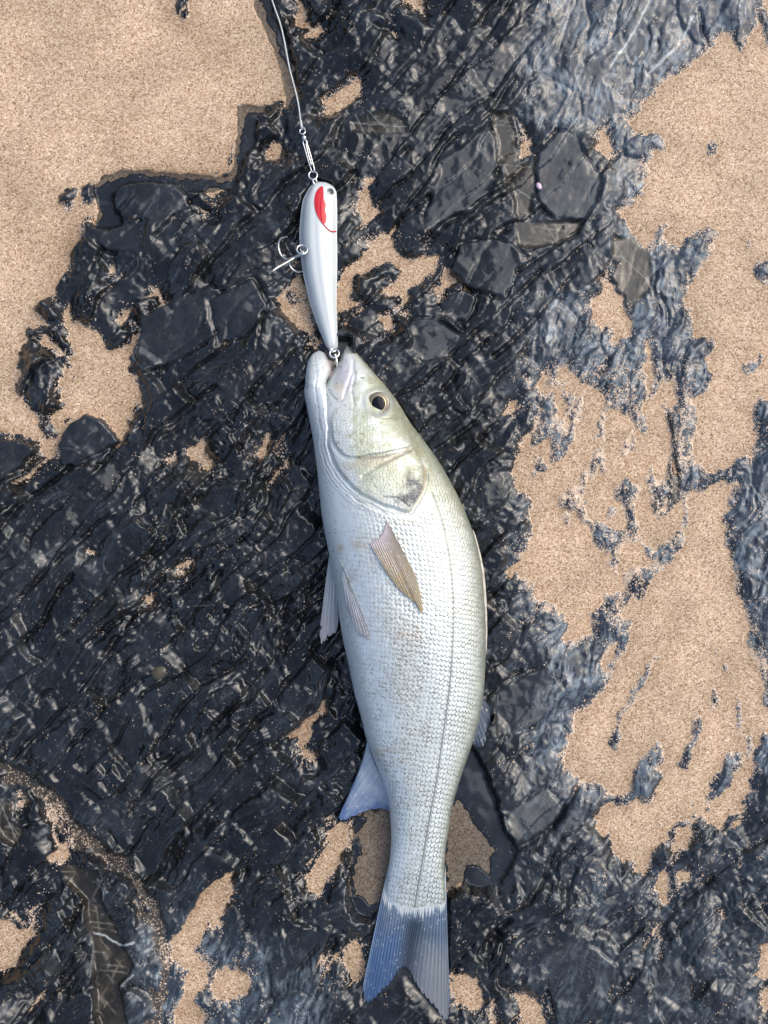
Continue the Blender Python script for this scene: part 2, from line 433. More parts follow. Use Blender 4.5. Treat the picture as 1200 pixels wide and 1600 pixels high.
ISLAND = [   # rock showing inside the sand
 [(42,547),(58,544),(75,553),(100,562),(118,574),(112,588),(96,582),(88,590),(90,640),(68,648),(44,628),(37,606),(46,588)],
 [(76,514),(94,512),(100,524),(112,552),(98,540),(84,532)],[(50,522),(66,526),(64,532),(52,532)],[(62,472),(72,464),(86,466),(76,486),(64,486)],[(100,306),(108,302),(112,322),(106,330)],[(92,426),(104,434),(98,452),(88,444)],[(72,668),(80,664),(82,680),(74,682)],
 [(1058,940),(1064,944),(1052,990),(1030,1036),(1000,1072),(980,1110),(970,1160),(960,1158),(974,1108),(992,1080),(1016,1044),(1040,1000)],
 [(1116,1016),(1126,1022),(1140,1040),(1148,1080),(1156,1118),(1172,1150),(1168,1182),(1160,1150),(1146,1108),(1138,1070),(1130,1040)],
 [(1114,1072),(1124,1080),(1124,1108),(1114,1108)],[(1082,1130),(1094,1122),(1096,1140),(1084,1150)],[(1066,1190),(1078,1166),(1088,1154),(1082,1176),(1072,1196)],[(1014,1040),(1020,1036),(1022,1044),(1016,1046)],
 [(1000,1200),(1012,1176),(1026,1156),(1036,1162),(1034,1186),(1020,1200),(1030,1210),(1022,1236),(1008,1250),(988,1230)],[(1124,1196),(1136,1176),(1158,1170),(1162,1190),(1150,1200),(1140,1220),(1120,1240),(1106,1260),(1112,1226)],[(958,1150),(970,1148),(974,1160),(956,1164)],
 [(1174,420),(1188,410),(1220,412),(1220,470),(1196,440)],[(1106,228),(1114,226),(1116,240),(1108,240)],[(1166,570),(1178,562),(1190,556),(1184,572),(1168,580)],[(995,348),(1001,350),(998,358)],[(1166,380),(1173,382),(1170,394)],[(1186,10),(1198,20),(1210,60),(1196,70),(1190,40)],
 [(282,-10),(288,0),(293,30),(288,37),(283,20)],[(560,440),(580,424),(606,420),(618,432),(600,446),(580,452),(572,466),(554,462)],[(454,464),(472,470),(476,476),(460,474)],
 [(926,680),(932,664),(938,660),(934,680),(926,692)],[(838,712),(850,708),(852,730),(836,744),(832,730)],[(1000,648),(1008,644),(1006,668),(998,676)],[(944,790),(956,796),(954,808),(944,806)],[(898,900),(906,896),(904,906)],[(548,1330),(558,1340),(552,1360)],
]
WATER = [    # shallow standing water
 [(150,352),(158,330),(150,308),(146,292),(166,276),(200,268),(262,273),(340,280),(362,274),(371,250),(373,215),(377,169),(414,171),(400,186),(396,222),(380,250),(364,292),(290,300),(280,286),(240,282),(192,285),(174,302),(178,328),(190,348),(170,356)],
 [(396,-40),(414,-40),(426,20),(444,60),(456,104),(466,160),(452,166),(440,100),(424,58),(404,20)],
 [(726,1160),(741,1176),(772,1252),(782,1290),(803,1328),(776,1381),(742,1384),(722,1370),(700,1388),(690,1330),(700,1260)],
 [(556,1276),(600,1262),(616,1300),(600,1410),(580,1430),(556,1420),(548,1392),(552,1330)],
]
# olive-brown smooth blocks crossed by thin quartz veins
BROWN = [[(766,182),(800,182),(812,246),(838,252),(834,300),(828,342),(806,350),(796,300),(778,250)],
 [(955,372),(1000,372),(1016,400),(1016,456),(980,490),(962,466),(952,410)],[(548,194),(600,176),(632,190),(638,216),(600,216),(548,212)],
 [(86,1346),(165,1352),(166,1400),(190,1450),(196,1470),(216,1500),(192,1530),(212,1620),(160,1620),(150,1500),(138,1400)],
 [(0,1256),(30,1240),(42,1300),(30,1318),(0,1290)],[(1036,636),(1052,650),(1060,720),(1064,788),(1046,790),(1044,700)],[(800,350),(860,350),(912,346),(900,372),(850,392),(806,388)]]
# flat slabs that stand out: polygon, level (mm above sand), slope x, slope y (mm per pixel)
SLABS = [([(836,250),(868,211),(890,214),(906,240),(936,282),(930,322),(910,346),(862,346),(836,312)],6.0,.010,-.012),
 ([(714,388),(760,378),(796,384),(812,402),(802,440),(786,470),(726,452),(704,430)],7.5,.015,-.01),
 ([(690,262),(764,200),(778,252),(760,316),(720,340),(676,374),(660,350)],6.2,.0,.012),
 ([(640,504),(680,500),(722,530),(708,560),(668,566),(642,552)],5.5,-.02,-.02),([(684,478),(724,454),(744,470),(728,504),(690,498)],5.2,.0,-.03),
 ([(176,292),(240,284),(284,292),(300,330),(250,346),(190,342)],6.5,.01,-.03),([(134,350),(190,346),(232,350),(224,398),(170,394),(136,372)],5.2,-.01,.02),
 ([(222,500),(270,470),(330,450),(368,470),(340,520),(290,560),(230,580),(216,560)],6.8,-.02,-.012),([(330,470),(400,440),(420,480),(396,520),(344,540)],5.8,.02,-.02),
 ([(90,694),(110,664),(134,646),(160,656),(192,690),(160,724),(100,726)],7.0,.0,-.03),([(-20,684),(34,687),(62,703),(30,730),(-20,770)],7.2,-.02,-.02),
 ([(770,1080),(860,1030),(880,1080),(836,1130),(776,1150)],5.0,.01,.01),([(786,1260),(850,1228),(880,1260),(840,1320),(806,1326)],6.4,.02,.03),([(846,1500),(900,1450),(960,1500),(940,1580),(870,1600)],6.0,.01,-.02),([(1010,1500),(1060,1480),(1080,1560),(1030,1600)],6.0,-.02,0),
 ([(420,1500),(470,1440),(520,1440),(490,1520),(430,1560)],5.6,.01,.02)]
# fractures, the last an added groove to deepen shade along the belly: points, half width px, depth mm
CRACKS = [([(600,150),(640,110),(700,25),(716,-10)],3.5,5),([(690,160),(720,118),(770,50),(800,8)],3.5,5),([(596,400),(630,336),(668,286),(700,230),(760,190),(800,130)],3.5,5),([(650,400),(700,350),(740,330),(836,246),(868,208)],4,5),
 ([(700,560),(740,524),(800,470),(846,424)],4,6),([(770,560),(800,536),(850,480),(896,430)],4,5),([(694,744),(724,714),(756,680)],3,5),([(620,620),(660,600),(700,560)],4,5),([(756,1084),(780,1066),(812,1046)],3,5),([(758,936),(790,906),(800,892)],4,5),([(806,430),(850,400),(900,370)],4,4),
 ([(0,966),(60,910),(110,862),(175,804)],4,6),([(30,1176),(90,1120),(150,1050),(195,985),(262,898)],4.5,6),([(0,800),(60,770),(120,730),(200,690)],4,5),([(60,1200),(130,1150),(180,1090),(230,1060)],3.5,5),([(200,860),(240,870),(270,850)],3,4),
 ([(430,470),(460,424),(472,410)],4,5),([(540,330),(570,300),(640,240)],4,5),([(440,960),(460,920),(480,905)],3,6),([(372,1160),(420,1100),(500,1000)],4,5),([(790,1330),(860,1290),(900,1230)],5,7),([(760,1470),(820,1400),(900,1310)],5,7),([(1000,1480),(1050,1420),(1110,1370)],6,7),
 ([(1118,1018),(1140,1044),(1150,1090),(1172,1150)],3,6),([(1048,600),(1040,660),(1056,740)],4,6),([(400,1600),(440,1540),(500,1470)],5,6),([(1090,20),(1100,60),(1110,80)],4,5),([(200,1270),(250,1200),(300,1150)],4,5),([(560,600),(556,900),(566,1150)],9,6)]
VEINS = [([(150,1452),(168,1456),(184,1466),(196,1470),(214,1463)], 2.2), ([(158,1368),(170,1380),(166,1402)], 1.6), ([(6,1250),(24,1290),(36,1312)], 1.2), ([(548,196),(590,200),(636,204)], 1.1), ([(556,184),(570,214)], 1.0),
 ([(575,180),(612,214)], 1.0), ([(770,200),(806,204)], 1.0), ([(780,262),(832,266)], 1.0), ([(806,300),(834,318)], 1.0), ([(968,400),(1010,440)], 1.0), ([(196,1528),(214,1512)], 1.6), ([(880,560),(900,500),(905,470)], 1.2), ([(1000,455),(1016,430),(1040,410)], 1.3), ([(830,30),(850,12),(870,-10)], 1.2), ([(950,110),(985,60),(1010,10)], 2.0), ([(1010,120),(1060,70),(1080,30)], 2.4)]
GRIT_LINE = [(-10,1170),(20,1206),(62,1240),(112,1292),(170,1334),(214,1352),(240,1420),(250,1500),(246,1620)]   # gutter filled with coarse grey grit

FISH_OUT = [(497,548),(478,580),(475,612),(488,680),(500,780),(517,880),(530,960),(553,1080),(573,1160),(608,1250),(610,1340),(590,1410),(566,1530),(574,1570),(630,1520),(697,1596),(703,1560),(699,1410),(694,1350),(707,1260),(742,1150),(758,1060),(754,900),(727,800),(672,700),(617,620),(543,540),(512,596)]
LURE_OUT = [(496,284),(521,292),(527,407),(528,539),(513,548),(485,476),(468,374),(473,311)]

# coarse signed-distance maps, sampled later with a ragged warp
GX0, GX1, GY0, GY1, GS = -160, 1360, -160, 1760, 4.0
_gx = np.arange(GX0, GX1 + 1, GS); _gy = np.arange(GY0, GY1 + 1, GS)
CX, CY = np.meshgrid(_gx, _gy)
def union_sd(polys, far=-140.0):
    out = np.full(CX.shape, far)
    for p in polys:
        q = np.asarray(p, float)
        x0, y0 = q.min(0) - 140; x1, y1 = q.max(0) + 140
        ii = np.where((_gy >= y0) & (_gy <= y1))[0]; jj = np.where((_gx >= x0) & (_gx <= x1))[0]
        if len(ii) == 0 or len(jj) == 0: continue
        sl = (slice(ii[0], ii[-1] + 1), slice(jj[0], jj[-1] + 1))
        out[sl] = np.maximum(out[sl], poly_sd(CX[sl], CY[sl], q))
    return out
def samp(A, x, y):
    fx = np.clip((x - GX0) / GS, 0, A.shape[1] - 1.001); fy = np.clip((y - GY0) / GS, 0, A.shape[0] - 1.001)
    i = fy.astype(int); j = fx.astype(int); a = fy - i; b = fx - j
    return (A[i, j] * (1 - a) * (1 - b) + A[i, j + 1] * (1 - a) * b + A[i + 1, j] * a * (1 - b) + A[i + 1, j + 1] * a * b)
G_SAND = np.minimum(union_sd(SAND) + 1.5, -union_sd(ISLAND) - 2.0)
G_BIG = union_sd(SAND[:3], -400)
G_BIG = np.maximum(np.maximum(poly_sd(CX, CY, SAND[0]), poly_sd(CX, CY, SAND[1])), poly_sd(CX, CY, SAND[2]))
G_WATER = union_sd(WATER)
G_BROWN = union_sd(BROWN)
G_FISH = union_sd([FISH_OUT]); G_LURE = union_sd([LURE_OUT, [(494,530),(552,530),(552,606),(494,606)]])
G_GRIT = seg_dist(CX, CY, smooth_curve(GRIT_LINE, 40), False)

def macro(X, Y):                                  # broad rise of the outcrop above the sand flats, mm
    return 6.0 * sstep(0, 170, -samp(G_BIG, X, Y))

def sand_level(X, Y):
    z = macro(X, Y) + 0.5 * fbm(X / 60, Y / 60, 501, 3) + 0.25 * fbm(X / 14, Y / 14, 511, 2) + 0.9 * fbm(X / 260, Y / 260, 521, 2)
    wsd = samp(G_WATER, X + 5 * fbm(X / 18, Y / 18, 41, 2), Y + 5 * fbm(X / 18, Y / 18, 43, 2))
    far = -samp(G_SAND, X, Y)
    mot = sstep(540, 620, Y) * sstep(1010, 960, Y) * sstep(780, 840, X) * sstep(1110, 1060, X)
    return z - 3.0 * sstep(-7, 2, wsd) - 13.0 * sstep(10, 40, far) * (1 - mot)

def facets(u, v, seed, su, sv, lev, tu, tv, jit=0.85):
    f1, f2, du, dv, ci, cj = voronoi(u / su, v / sv, seed, jit)
    r = lambda k: hsh(ci, cj, seed + k) - 0.5
    return lev * 2 * r(101) + tu * 2 * r(103) * du * su + tv * 2 * r(107) * dv * sv, f2 - f1, ci, cj

def shingle(u, v, seed, pu, pv, amp, lev, tv, drop=.16):
    """layers stacked across v, each broken into plates that climb along u and end in a step facing +u"""
    t = v / pv
    r = np.floor(t); fv = t - r
    p = pu * (.6 + .9 * hsh(r, r * 0, seed + 1))
    q = u / p + 7.3 * hsh(r, r * 0 + 1, seed + 2)
    i = np.floor(q); f = q - i
    a = amp * (.25 + 1.3 * hsh(i, r, seed + 3) ** 1.5)
    # the edge between layers is not straight: it belongs to the layer that lies on top
    h = a * (f - sstep(1 - drop, 1, f)) + lev * (2 * hsh(i, r, seed + 4) - 1) * (1 - sstep(1 - drop, 1, f)) \
        + lev * (2 * hsh(i + 1, r, seed + 4) - 1) * sstep(1 - drop, 1, f) + lev * .8 * (2 * hsh(r, r * 0, seed + 6) - 1)
    return h + tv * pv * (fv - .5) * (2 * hsh(i, r, seed + 5) - .6), np.minimum(fv, 1 - fv), i, r

def rock(X, Y):
    """rock surface: height in mm, colour, grain density, roughness, piece number"""
    w1x = fbm(X / 150, Y / 150, 11, 2); w1y = fbm(X / 150, Y / 150, 12, 2)
    w2x = fbm(X / 34, Y / 34, 13, 2); w2y = fbm(X / 34, Y / 34, 14, 2)
    w3x = fbm(X / 11, Y / 11, 15, 2); w3y = fbm(X / 11, Y / 11, 16, 2)
    M = macro(X, Y)
    sd = -samp(G_SAND, X + 9 * w2x + 6 * w3x, Y + 9 * w2y + 6 * w3y)       # positive on rock
    # --- slaty fabric: left style (flaky, 47 degrees) and right style (flowing, steeper)
    def rot(a):
        c, s = math.cos(math.radians(a)), math.sin(math.radians(a))
        return X * c - Y * s, X * s + Y * c
    u, v = rot(47)
    u = u + 30 * w1x + 3 * w2x; v = v + 30 * w1y + 3.0 * w2y + 1.2 * w3y
    hA, eA, iA, jA = shingle(u + 3 * w2y + 1.5 * w3x, v + 3 * w2x, 21, 130, 44, 5.2, 2.6, .11, .11)
    hB, eB, iB, jB = shingle(u + .25 * v + 5 * w2y + 2 * w3x, v + 4 * w2x + 1.5 * w3y, 22, 62, 21, 3.8, 1.5, .16, .16)
    hC, eC, iC, jC = shingle(u - .3 * v + 4 * w2x + 4 * w3x, v + 3 * w2y + 3 * w3y, 23, 27, 10.5, 1.7, .5, .14, .28)
    hD, eD, _, _ = facets(u + 8 * w3x, v + 8 * w3y, 26, 44, 15, .8, .10, .22)
    bump = lambda cx, cy, rx_, ry_: np.exp(-((X - cx) / rx_) ** 2 - ((Y - cy) / ry_) ** 2)
    where = .45 * bump(370, 960, 170, 190) + .3 * bump(330, 700, 160, 90) + .3 * bump(150, 1480, 160, 130) + .35 * bump(1080, 1400, 130, 120) + .2 * bump(800, 1480, 120, 110) \
        - .35 * bump(70, 900, 110, 160) - .4 * bump(300, 420, 180, 120) - .45 * bump(720, 260, 190, 220) - .4 * bump(820, 1100, 90, 150)
    chip = sstep(-.1, .4, .75 * fbm(X / 110, Y / 110, 33, 3) + where)
    cross = sstep(0, .3, fbm(X / 90, Y / 90, 36, 2))
    rid = 1 - np.abs(fbm(u / 70, v / 9, 34, 2)) * 2
    rid2 = 1 - np.abs(fbm(X / 13 + w2x, Y / 13 + w2y, 35, 2)) * 2
    def terrace(f, edge=.72):
        i = np.floor(f)
        return i + sstep(edge, 1, f - i)
    lam = terrace(4.2 * fbm(u / 130 + .2 * w3x, v / 44 + .25 * w2x, 39, 3) + .25 * w3y)
    left = hA + .6 * lam + hB * (.30 + .8 * chip) + hC * (.07 + 1.05 * chip) * (1 - .4 * cross) + hD * (.10 + .8 * cross * chip) + .2 * rid * (.25 + chip) + .1 * rid2 * chip
    left -= 2.0 * np.exp(-(eA / .05) ** 2) * sstep(-.35, .15, w1x + w2y) + .6 * np.exp(-(eB / .07) ** 2) * chip
    left = left * 1.25
    u2, v2 = rot(70)
    u2 = u2 + 40 * w1x + 7 * w2x; v2 = v2 + 34 * w1y + 7 * w2y
    hE, eE, iE, jE = facets(u2, v2, 24, 150, 56, 1.0, .01, .035)
    hF, eF, _, _ = facets(u2 + 3 * w3x, v2 + 3 * w3y, 25, 80, 22, .5, .02, .07)
    flow = 1 - np.abs(fbm(u2 / 90, v2 / 11, 37, 3)) * 2
    lam2 = terrace(5.5 * fbm(u2 / 150 + .15 * w3x, v2 / 42 + .2 * w2x, 40, 3) + .3 * w3y, .6)
    flow2 = 1 - np.abs(fbm(u2 / 40, v2 / 5, 38, 2)) * 2
    right = hE + hF + 1.0 * lam2 + .35 * flow + .2 * flow2 + .12 * rid2 - 1.2 * np.exp(-(eE / .04) ** 2)
    rm = sstep(770, 890, X + 40 * w1x + 25 * w2x) * (1 - .85 * sstep(480, 440, Y) * sstep(180, 230, Y) * sstep(985, 930, X)) * (1 - .7 * sstep(1180, 1290, Y))
    rm = np.maximum(rm, .75 * sstep(1380, 1480, Y - .35 * (X - 300)) * sstep(560, 480, X) * sstep(180, 260, X))
    calm = 1 - .45 * sstep(470, 380, Y) * sstep(820, 880, X)
    det = mix(left, right * calm, rm)
    grit_d = samp(G_GRIT, X + 26 * w1x + 16 * w2x + 5 * w3x, Y + 26 * w1y + 16 * w2y + 5 * w3y) - 5 * w2x
    mott = rm * sstep(540, 620, Y) * sstep(1010, 960, Y) * sstep(780, 840, X) * sstep(1110, 1060, X)
    rise = np.where(sd > 0, 5.2 * (1 - np.exp(-np.maximum(sd, 0) / 16)), np.maximum(.24 * sd, -5.0))
    k = sstep(-24, 22, sd)
    R = rise + (1 - rm) * 1.2 * k + k * det - 0.5 * mott - 0.2 * rm * k
    # --- slabs with their own flat top
    pid = np.where(rm < .5, iA * 977 + jA * 13 + 100000, iE * 977 + jE * 13 + 900000).astype(np.int64)
    flat = np.zeros(X.shape)
    for n, (pts, lev, sx, sy) in enumerate(SLABS):
        q = np.asarray(pts, float); x0, y0 = q.min(0) - 14; x1, y1 = q.max(0) + 14
        m = (X > x0) & (X < x1) & (Y > y0) & (Y < y1)
        if not m.any(): continue
        xs, ys = X[m], Y[m]
        d = poly_sd(xs + 5 * w2x[m] + 1.5 * w3x[m], ys + 5 * w2y[m] + 1.5 * w3y[m], q)
        c = q.mean(0)
        top = lev + .8 + sx * (xs - c[0]) + sy * (ys - c[1]) + .2 * det[m] + .8 * w1x[m] + .5 * w2x[m]
        t = sstep(-1.5, 2.5, d)
        rr = R[m] - 2.6 * np.exp(-((d + 1) / 3.5) ** 2) * sstep(-.6, .1, w1x[m] + w2x[m])
        R[m] = mix(rr, top, t)
        flat[m] = np.maximum(flat[m], t)
        pm = pid[m]; pm[d > -1] = n + 1; pid[m] = pm
    bsd = samp(G_BROWN, X + 4 * w2x, Y + 4 * w2y)
    br = sstep(-2, 4, bsd) * sstep(2, 10, sd)
    R = mix(R, 2.6 + .2 * det + .5 * w1x, br)
    for pts, w, dep in CRACKS:
        q = smooth_curve(pts, max(len(pts) * 6, 12)); x0, y0 = q.min(0) - 30; x1, y1 = q.max(0) + 30
        m = (X > x0) & (X < x1) & (Y > y0) & (Y < y1)
        if not m.any(): continue
        d = seg_dist(X[m] + 2.5 * w2x[m] + 2.0 * w3x[m], Y[m] + 2.5 * w2y[m] + 2.0 * w3y[m], q, False)
        ww = w * (.55 + .6 * np.abs(w1x[m] + .5))
        R[m] -= dep * (.35 + .65 * sstep(-.5, .2, w2x[m] + w1y[m])) * np.exp(-(d / ww) ** 2) * sstep(0, 14, sd[m]) * .8
    grit = sstep(13, 5, grit_d)
    R = mix(R, 0.6 + .35 * rid2 + .9 * w3x, .85 * sstep(20, 7, grit_d))
    wsd = samp(G_WATER, X + 4 * w3x + 4 * w2x, Y + 4 * w3y + 4 * w2y)
    inw = sstep(-9, 0, wsd)
    R = np.where(sd > 0, mix(R, np.minimum(R, -2.2 + .5 * w2x), inw), mix(R, np.minimum(R, -4.6), inw))
    fk = samp(G_FISH, X, Y); fk = np.where(Y > 1380, sstep(-12, 4, fk), sstep(0, 14, fk))
    R = mix(R, np.minimum(R, 1.6 + .3 * np.clip(R, -9, 6)), fk)
    R = mix(R, np.minimum(R, 1.5 + .3 * np.minimum(R, 6)), sstep(-2, 6, samp(G_LURE, X, Y)))
    Z = M + R
    # --- colour: slate, black left and blue-grey right; sky reflection is painted into this split
    n1 = fbm(X / 70, Y / 70, 61, 3)
    base = mixc(np.broadcast_to(np.array([.0075, .0082, .0092]), X.shape + (3,)), (.013, .0155, .019), sstep(-.2, .35, n1))
    base = mixc(base, (.030, .040, .056), rm * (.55 + .45 * sstep(-.2, .2, n1)))
    base = mixc(base, (.014, .017, .021), flat * .7)
    tone = .6 * hsh(iA, jA, 611) + .5 * hsh(iB, jB, 612) + .35 * hsh(iC, jC, 613) * chip      # plates differ in shade and polish
    base = base * mix(.55 + .85 * tone, 1.0, rm)[..., None]
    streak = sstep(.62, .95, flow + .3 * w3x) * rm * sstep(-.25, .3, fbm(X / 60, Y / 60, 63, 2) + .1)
    base = mixc(base, (.20, .25, .29), .6 * streak)  # sky glints on the flow ridges, painted in along with pale silt
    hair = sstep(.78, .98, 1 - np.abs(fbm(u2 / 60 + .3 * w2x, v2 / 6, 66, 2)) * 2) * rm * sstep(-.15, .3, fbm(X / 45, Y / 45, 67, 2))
    base = mixc(base, (.27, .33, .37), .6 * hair)  # thinner glints of sky, likewise painted into the rock colour
    st2 = sstep(.8, 1.0, rid) * sstep(0, .4, fbm(X / 50, Y / 50, 64, 2)) * (1 - rm)
    base = mixc(base, (.10, .12, .14), .4 * st2)
    vein = np.full(X.shape, 9.0)
    for ang, pit, sdv in ((8, 9, 71), (84, 13, 72), (52, 17, 73), (118, 21, 76)):
        ca, sa = math.cos(math.radians(ang)), math.sin(math.radians(ang))
        tt = (-X * sa + Y * ca + 5 * w1x + 2 * w2x) / pit; ll = (X * ca + Y * sa) / 60
        ii = np.floor(tt); on = hsh(ii, np.floor(ll + hsh(ii, ii * 0, sdv + 5) * 7), sdv) < .38
        vein = np.minimum(vein, np.where(on, np.abs(tt - ii - .5) * pit, 9))
    brc = mixc(np.broadcast_to(np.array([.020, .018, .013]), X.shape + (3,)), (.036, .030, .020), sstep(-.3, .4, w2x))
    brc = mixc(brc, (.32, .30, .24), sstep(1.4, .4, vein + .9 * w2x) * sstep(-.3, .3, fbm(X / 25, Y / 25, 77, 2)) * .32)
    base = mixc(base, brc, br)
    qz = sstep(.016, .004, np.abs(fbm(X / 210 + Y / 300, Y / 160 - X / 500, 74, 2))) * sstep(.1, .4, fbm(X / 90, Y / 90, 75, 2))
    base = mixc(base, (.20, .20, .19), .25 * qz * (1 - br))
    for pts, w in VEINS:
        q = smooth_curve(pts, 24); m = (X > q[:, 0].min() - 8) & (X < q[:, 0].max() + 8) & (Y > q[:, 1].min() - 8) & (Y < q[:, 1].max() + 8)
        if m.any():
            t = np.zeros(X.shape); t[m] = sstep(w, w * .4, seg_dist(X[m] + 2 * w3x[m], Y[m] + 2 * w3y[m], q, False)); base = mixc(base, (.42, .46, .46), (.75 if w > 1.5 else .28) * t)
    base = mixc(base, (.050, .040, .026), grit * .8)
    zs = sand_level(X, Y)
    gap = Z - zs
    patchy = sstep(-.1, .45, fbm(X / 40, Y / 40, 81, 3))
    grain = .007 + .035 * patchy + .95 * np.exp(-np.maximum(gap, 0) / mix(.55, 1.0, rm)) + .30 * np.exp(-np.maximum(gap, 0) / 2.0) * patchy
    grain += mott * .42 * sstep(-.2, .3, w2x + w3x) + .30 * streak * patchy + .16 * grit
    grain *= mix(1, .35, flat) * mix(1, .35, br) * mix(1, .12, inw)
    rough = .055 + .10 * sstep(-.1, .4, fbm(X / 40, Y / 40, 83, 3)) + .09 * rm + .3 * grit
    rough = rough + (1 - rm) * .30 * sstep(.75, 1.15, tone)
    return Z, base, np.clip(grain, 0, 1), rough, pid, gap

# ------------------------------------------------------------------ build rock, sand, water
def blur(A, n):
    for _ in range(n):
        A[1:-1] = .25 * A[:-2] + .5 * A[1:-1] + .25 * A[2:]
        A[:, 1:-1] = .25 * A[:, :-2] + .5 * A[:, 1:-1] + .25 * A[:, 2:]
    return A

def plan(X, Y, zmm):
    return np.stack([(X - 600) * S, (800 - Y) * S, zmm * .001], -1)

RES = 1.7
rx = np.arange(-64, 1264, RES); ry = np.arange(-64, 1664, RES)
RX, RY = np.meshgrid(rx, ry)
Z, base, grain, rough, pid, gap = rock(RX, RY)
Z = blur(Z, 1)
# hollows hold more grains
rel = Z - blur(Z.copy(), 14)
grain = np.clip(grain + .10 * sstep(750, 850, RX) * sstep(-.2, -1.6, rel) * sstep(-.15, .3, fbm(RX / 60, RY / 60, 91, 2)), 0, 1)
NR, NC = Z.shape
ROCK_Z = Z
def rock_z(px, py):
    i = np.clip(((np.asarray(py) + 64) / RES).astype(int), 0, NR - 1); j = np.clip(((np.asarray(px) + 64) / RES).astype(int), 0, NC - 1)
    return ROCK_Z[i, j]
V = plan(RX, RY, Z).reshape(-1, 3)
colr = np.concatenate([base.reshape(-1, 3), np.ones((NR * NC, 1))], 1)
gr = grain.ravel(); ro = rough.ravel()
Q = grid_quads(NR, NC)
gq = gap.reshape(NR, NC)
gmax = np.maximum.reduce([gq[:-1, :-1], gq[1:, :-1], gq[1:, 1:], gq[:-1, 1:]]).ravel()
Q_ok = gmax > -1.6                                # rock deep under sand is not needed
lab = pid[:-1, :-1].ravel()

def sub_mesh(name, Vv, Qq, cc, g, r, mat):
    ids, inv = np.unique(Qq.ravel(), return_inverse=True)
    return mesh_from(name, Vv[ids], inv.reshape(-1, 4), mat, True, cc[ids], {'grain': g[ids], 'rough': r[ids]})

uniq, inv, cnt = np.unique(lab[Q_ok], return_inverse=True, return_counts=True)
Qk = Q[Q_ok]
order = np.argsort(-cnt)
keep = set(order[:285][cnt[order[:285]] > 250].tolist())
rank_keep = np.array([i in keep for i in range(len(uniq))])
# coarse continuation outside the picture, together with the crumbs too small to be pieces
ox = np.arange(-1500, 2701, 9.0); oy = np.arange(-1500, 3101, 9.0)
OX, OY = np.meshgrid(ox, oy)
oz, obase, ograin, orough, _, ogap = rock(OX, OY)
hole = (OX > -58) & (OX < 1258) & (OY > -58) & (OY < 1658)
near = (OX > -70) & (OX < 1270) & (OY > -70) & (OY < 1670)
oz = np.where(near, oz - .4, oz)
OQ = grid_quads(*OX.shape)
hf = hole.ravel()[OQ].all(1)
dead = (ogap.ravel()[OQ] < -2.0).all(1)
OQ = OQ[~hf & ~dead]
OV = plan(OX, OY, oz).reshape(-1, 3)
rest = Qk[~rank_keep[inv]]
V2 = np.vstack([V, OV]); Q2 = np.vstack([rest, OQ + len(V)])
c2 = np.vstack([colr, np.concatenate([obase.reshape(-1, 3), np.ones((OX.size, 1))], 1)])
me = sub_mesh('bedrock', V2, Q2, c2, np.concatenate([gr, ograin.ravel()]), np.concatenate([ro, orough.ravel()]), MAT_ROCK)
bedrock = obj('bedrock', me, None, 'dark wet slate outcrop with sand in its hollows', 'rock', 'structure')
o_sort = np.argsort(inv, kind='stable'); starts = np.concatenate([[0], np.cumsum(cnt)])
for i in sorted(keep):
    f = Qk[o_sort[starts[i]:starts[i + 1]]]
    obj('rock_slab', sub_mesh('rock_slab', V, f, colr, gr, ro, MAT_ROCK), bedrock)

# sand: fine sheet in the picture, coarser around it, then flat to the distance
def build_sand():
    sx = np.arange(-70, 1271, 3.0); sy = np.arange(-70, 1671, 3.0)
    X, Y = np.meshgrid(sx, sy)
    z = sand_level(X, Y)
    d = z - rock_z(X, Y)
    wet = sstep(6, 0.2, d) * .5 + .5 * sstep(-.1, .45, fbm(X / 150, Y / 110, 95, 3)) * sstep(700, 400, X)
    Vs = plan(X, Y, z).reshape(-1, 3); q = grid_quads(*X.shape)
    q = q[(d.ravel()[q] > -3.5).any(1)]
    X2, Y2 = np.meshgrid(np.concatenate([[-40000, -9000, -3500], np.arange(-1500, 2701, 12.0), [4500, 10000, 40000]]), np.concatenate([[-40000, -9000, -3500], np.arange(-1500, 3101, 12.0), [4600, 10000, 40000]]))
    z2 = sand_level(X2, Y2)
    nearr = (X2 > -84) & (X2 < 1284) & (Y2 > -84) & (Y2 < 1684)
    z2 = np.where(nearr, z2 - .6, z2)
    q2 = grid_quads(*X2.shape)
    hole = ((X2 > -60) & (X2 < 1260) & (Y2 > -60) & (Y2 < 1660)).ravel()
    q2 = q2[~hole[q2].all(1)]
    V_ = np.vstack([Vs, plan(X2, Y2, z2).reshape(-1, 3)]); q_ = np.vstack([q, q2 + len(Vs)])
    w_ = np.concatenate([wet.ravel(), np.full(X2.size, .2)])
    ids, iv = np.unique(q_.ravel(), return_inverse=True)
    return mesh_from('sand', V_[ids], iv.reshape(-1, 4), MAT_SAND, True, None, {'wet': w_[ids]})
sand = obj('sand', build_sand(), None, 'coarse tan beach sand around and between the rocks', 'sand', 'structure')

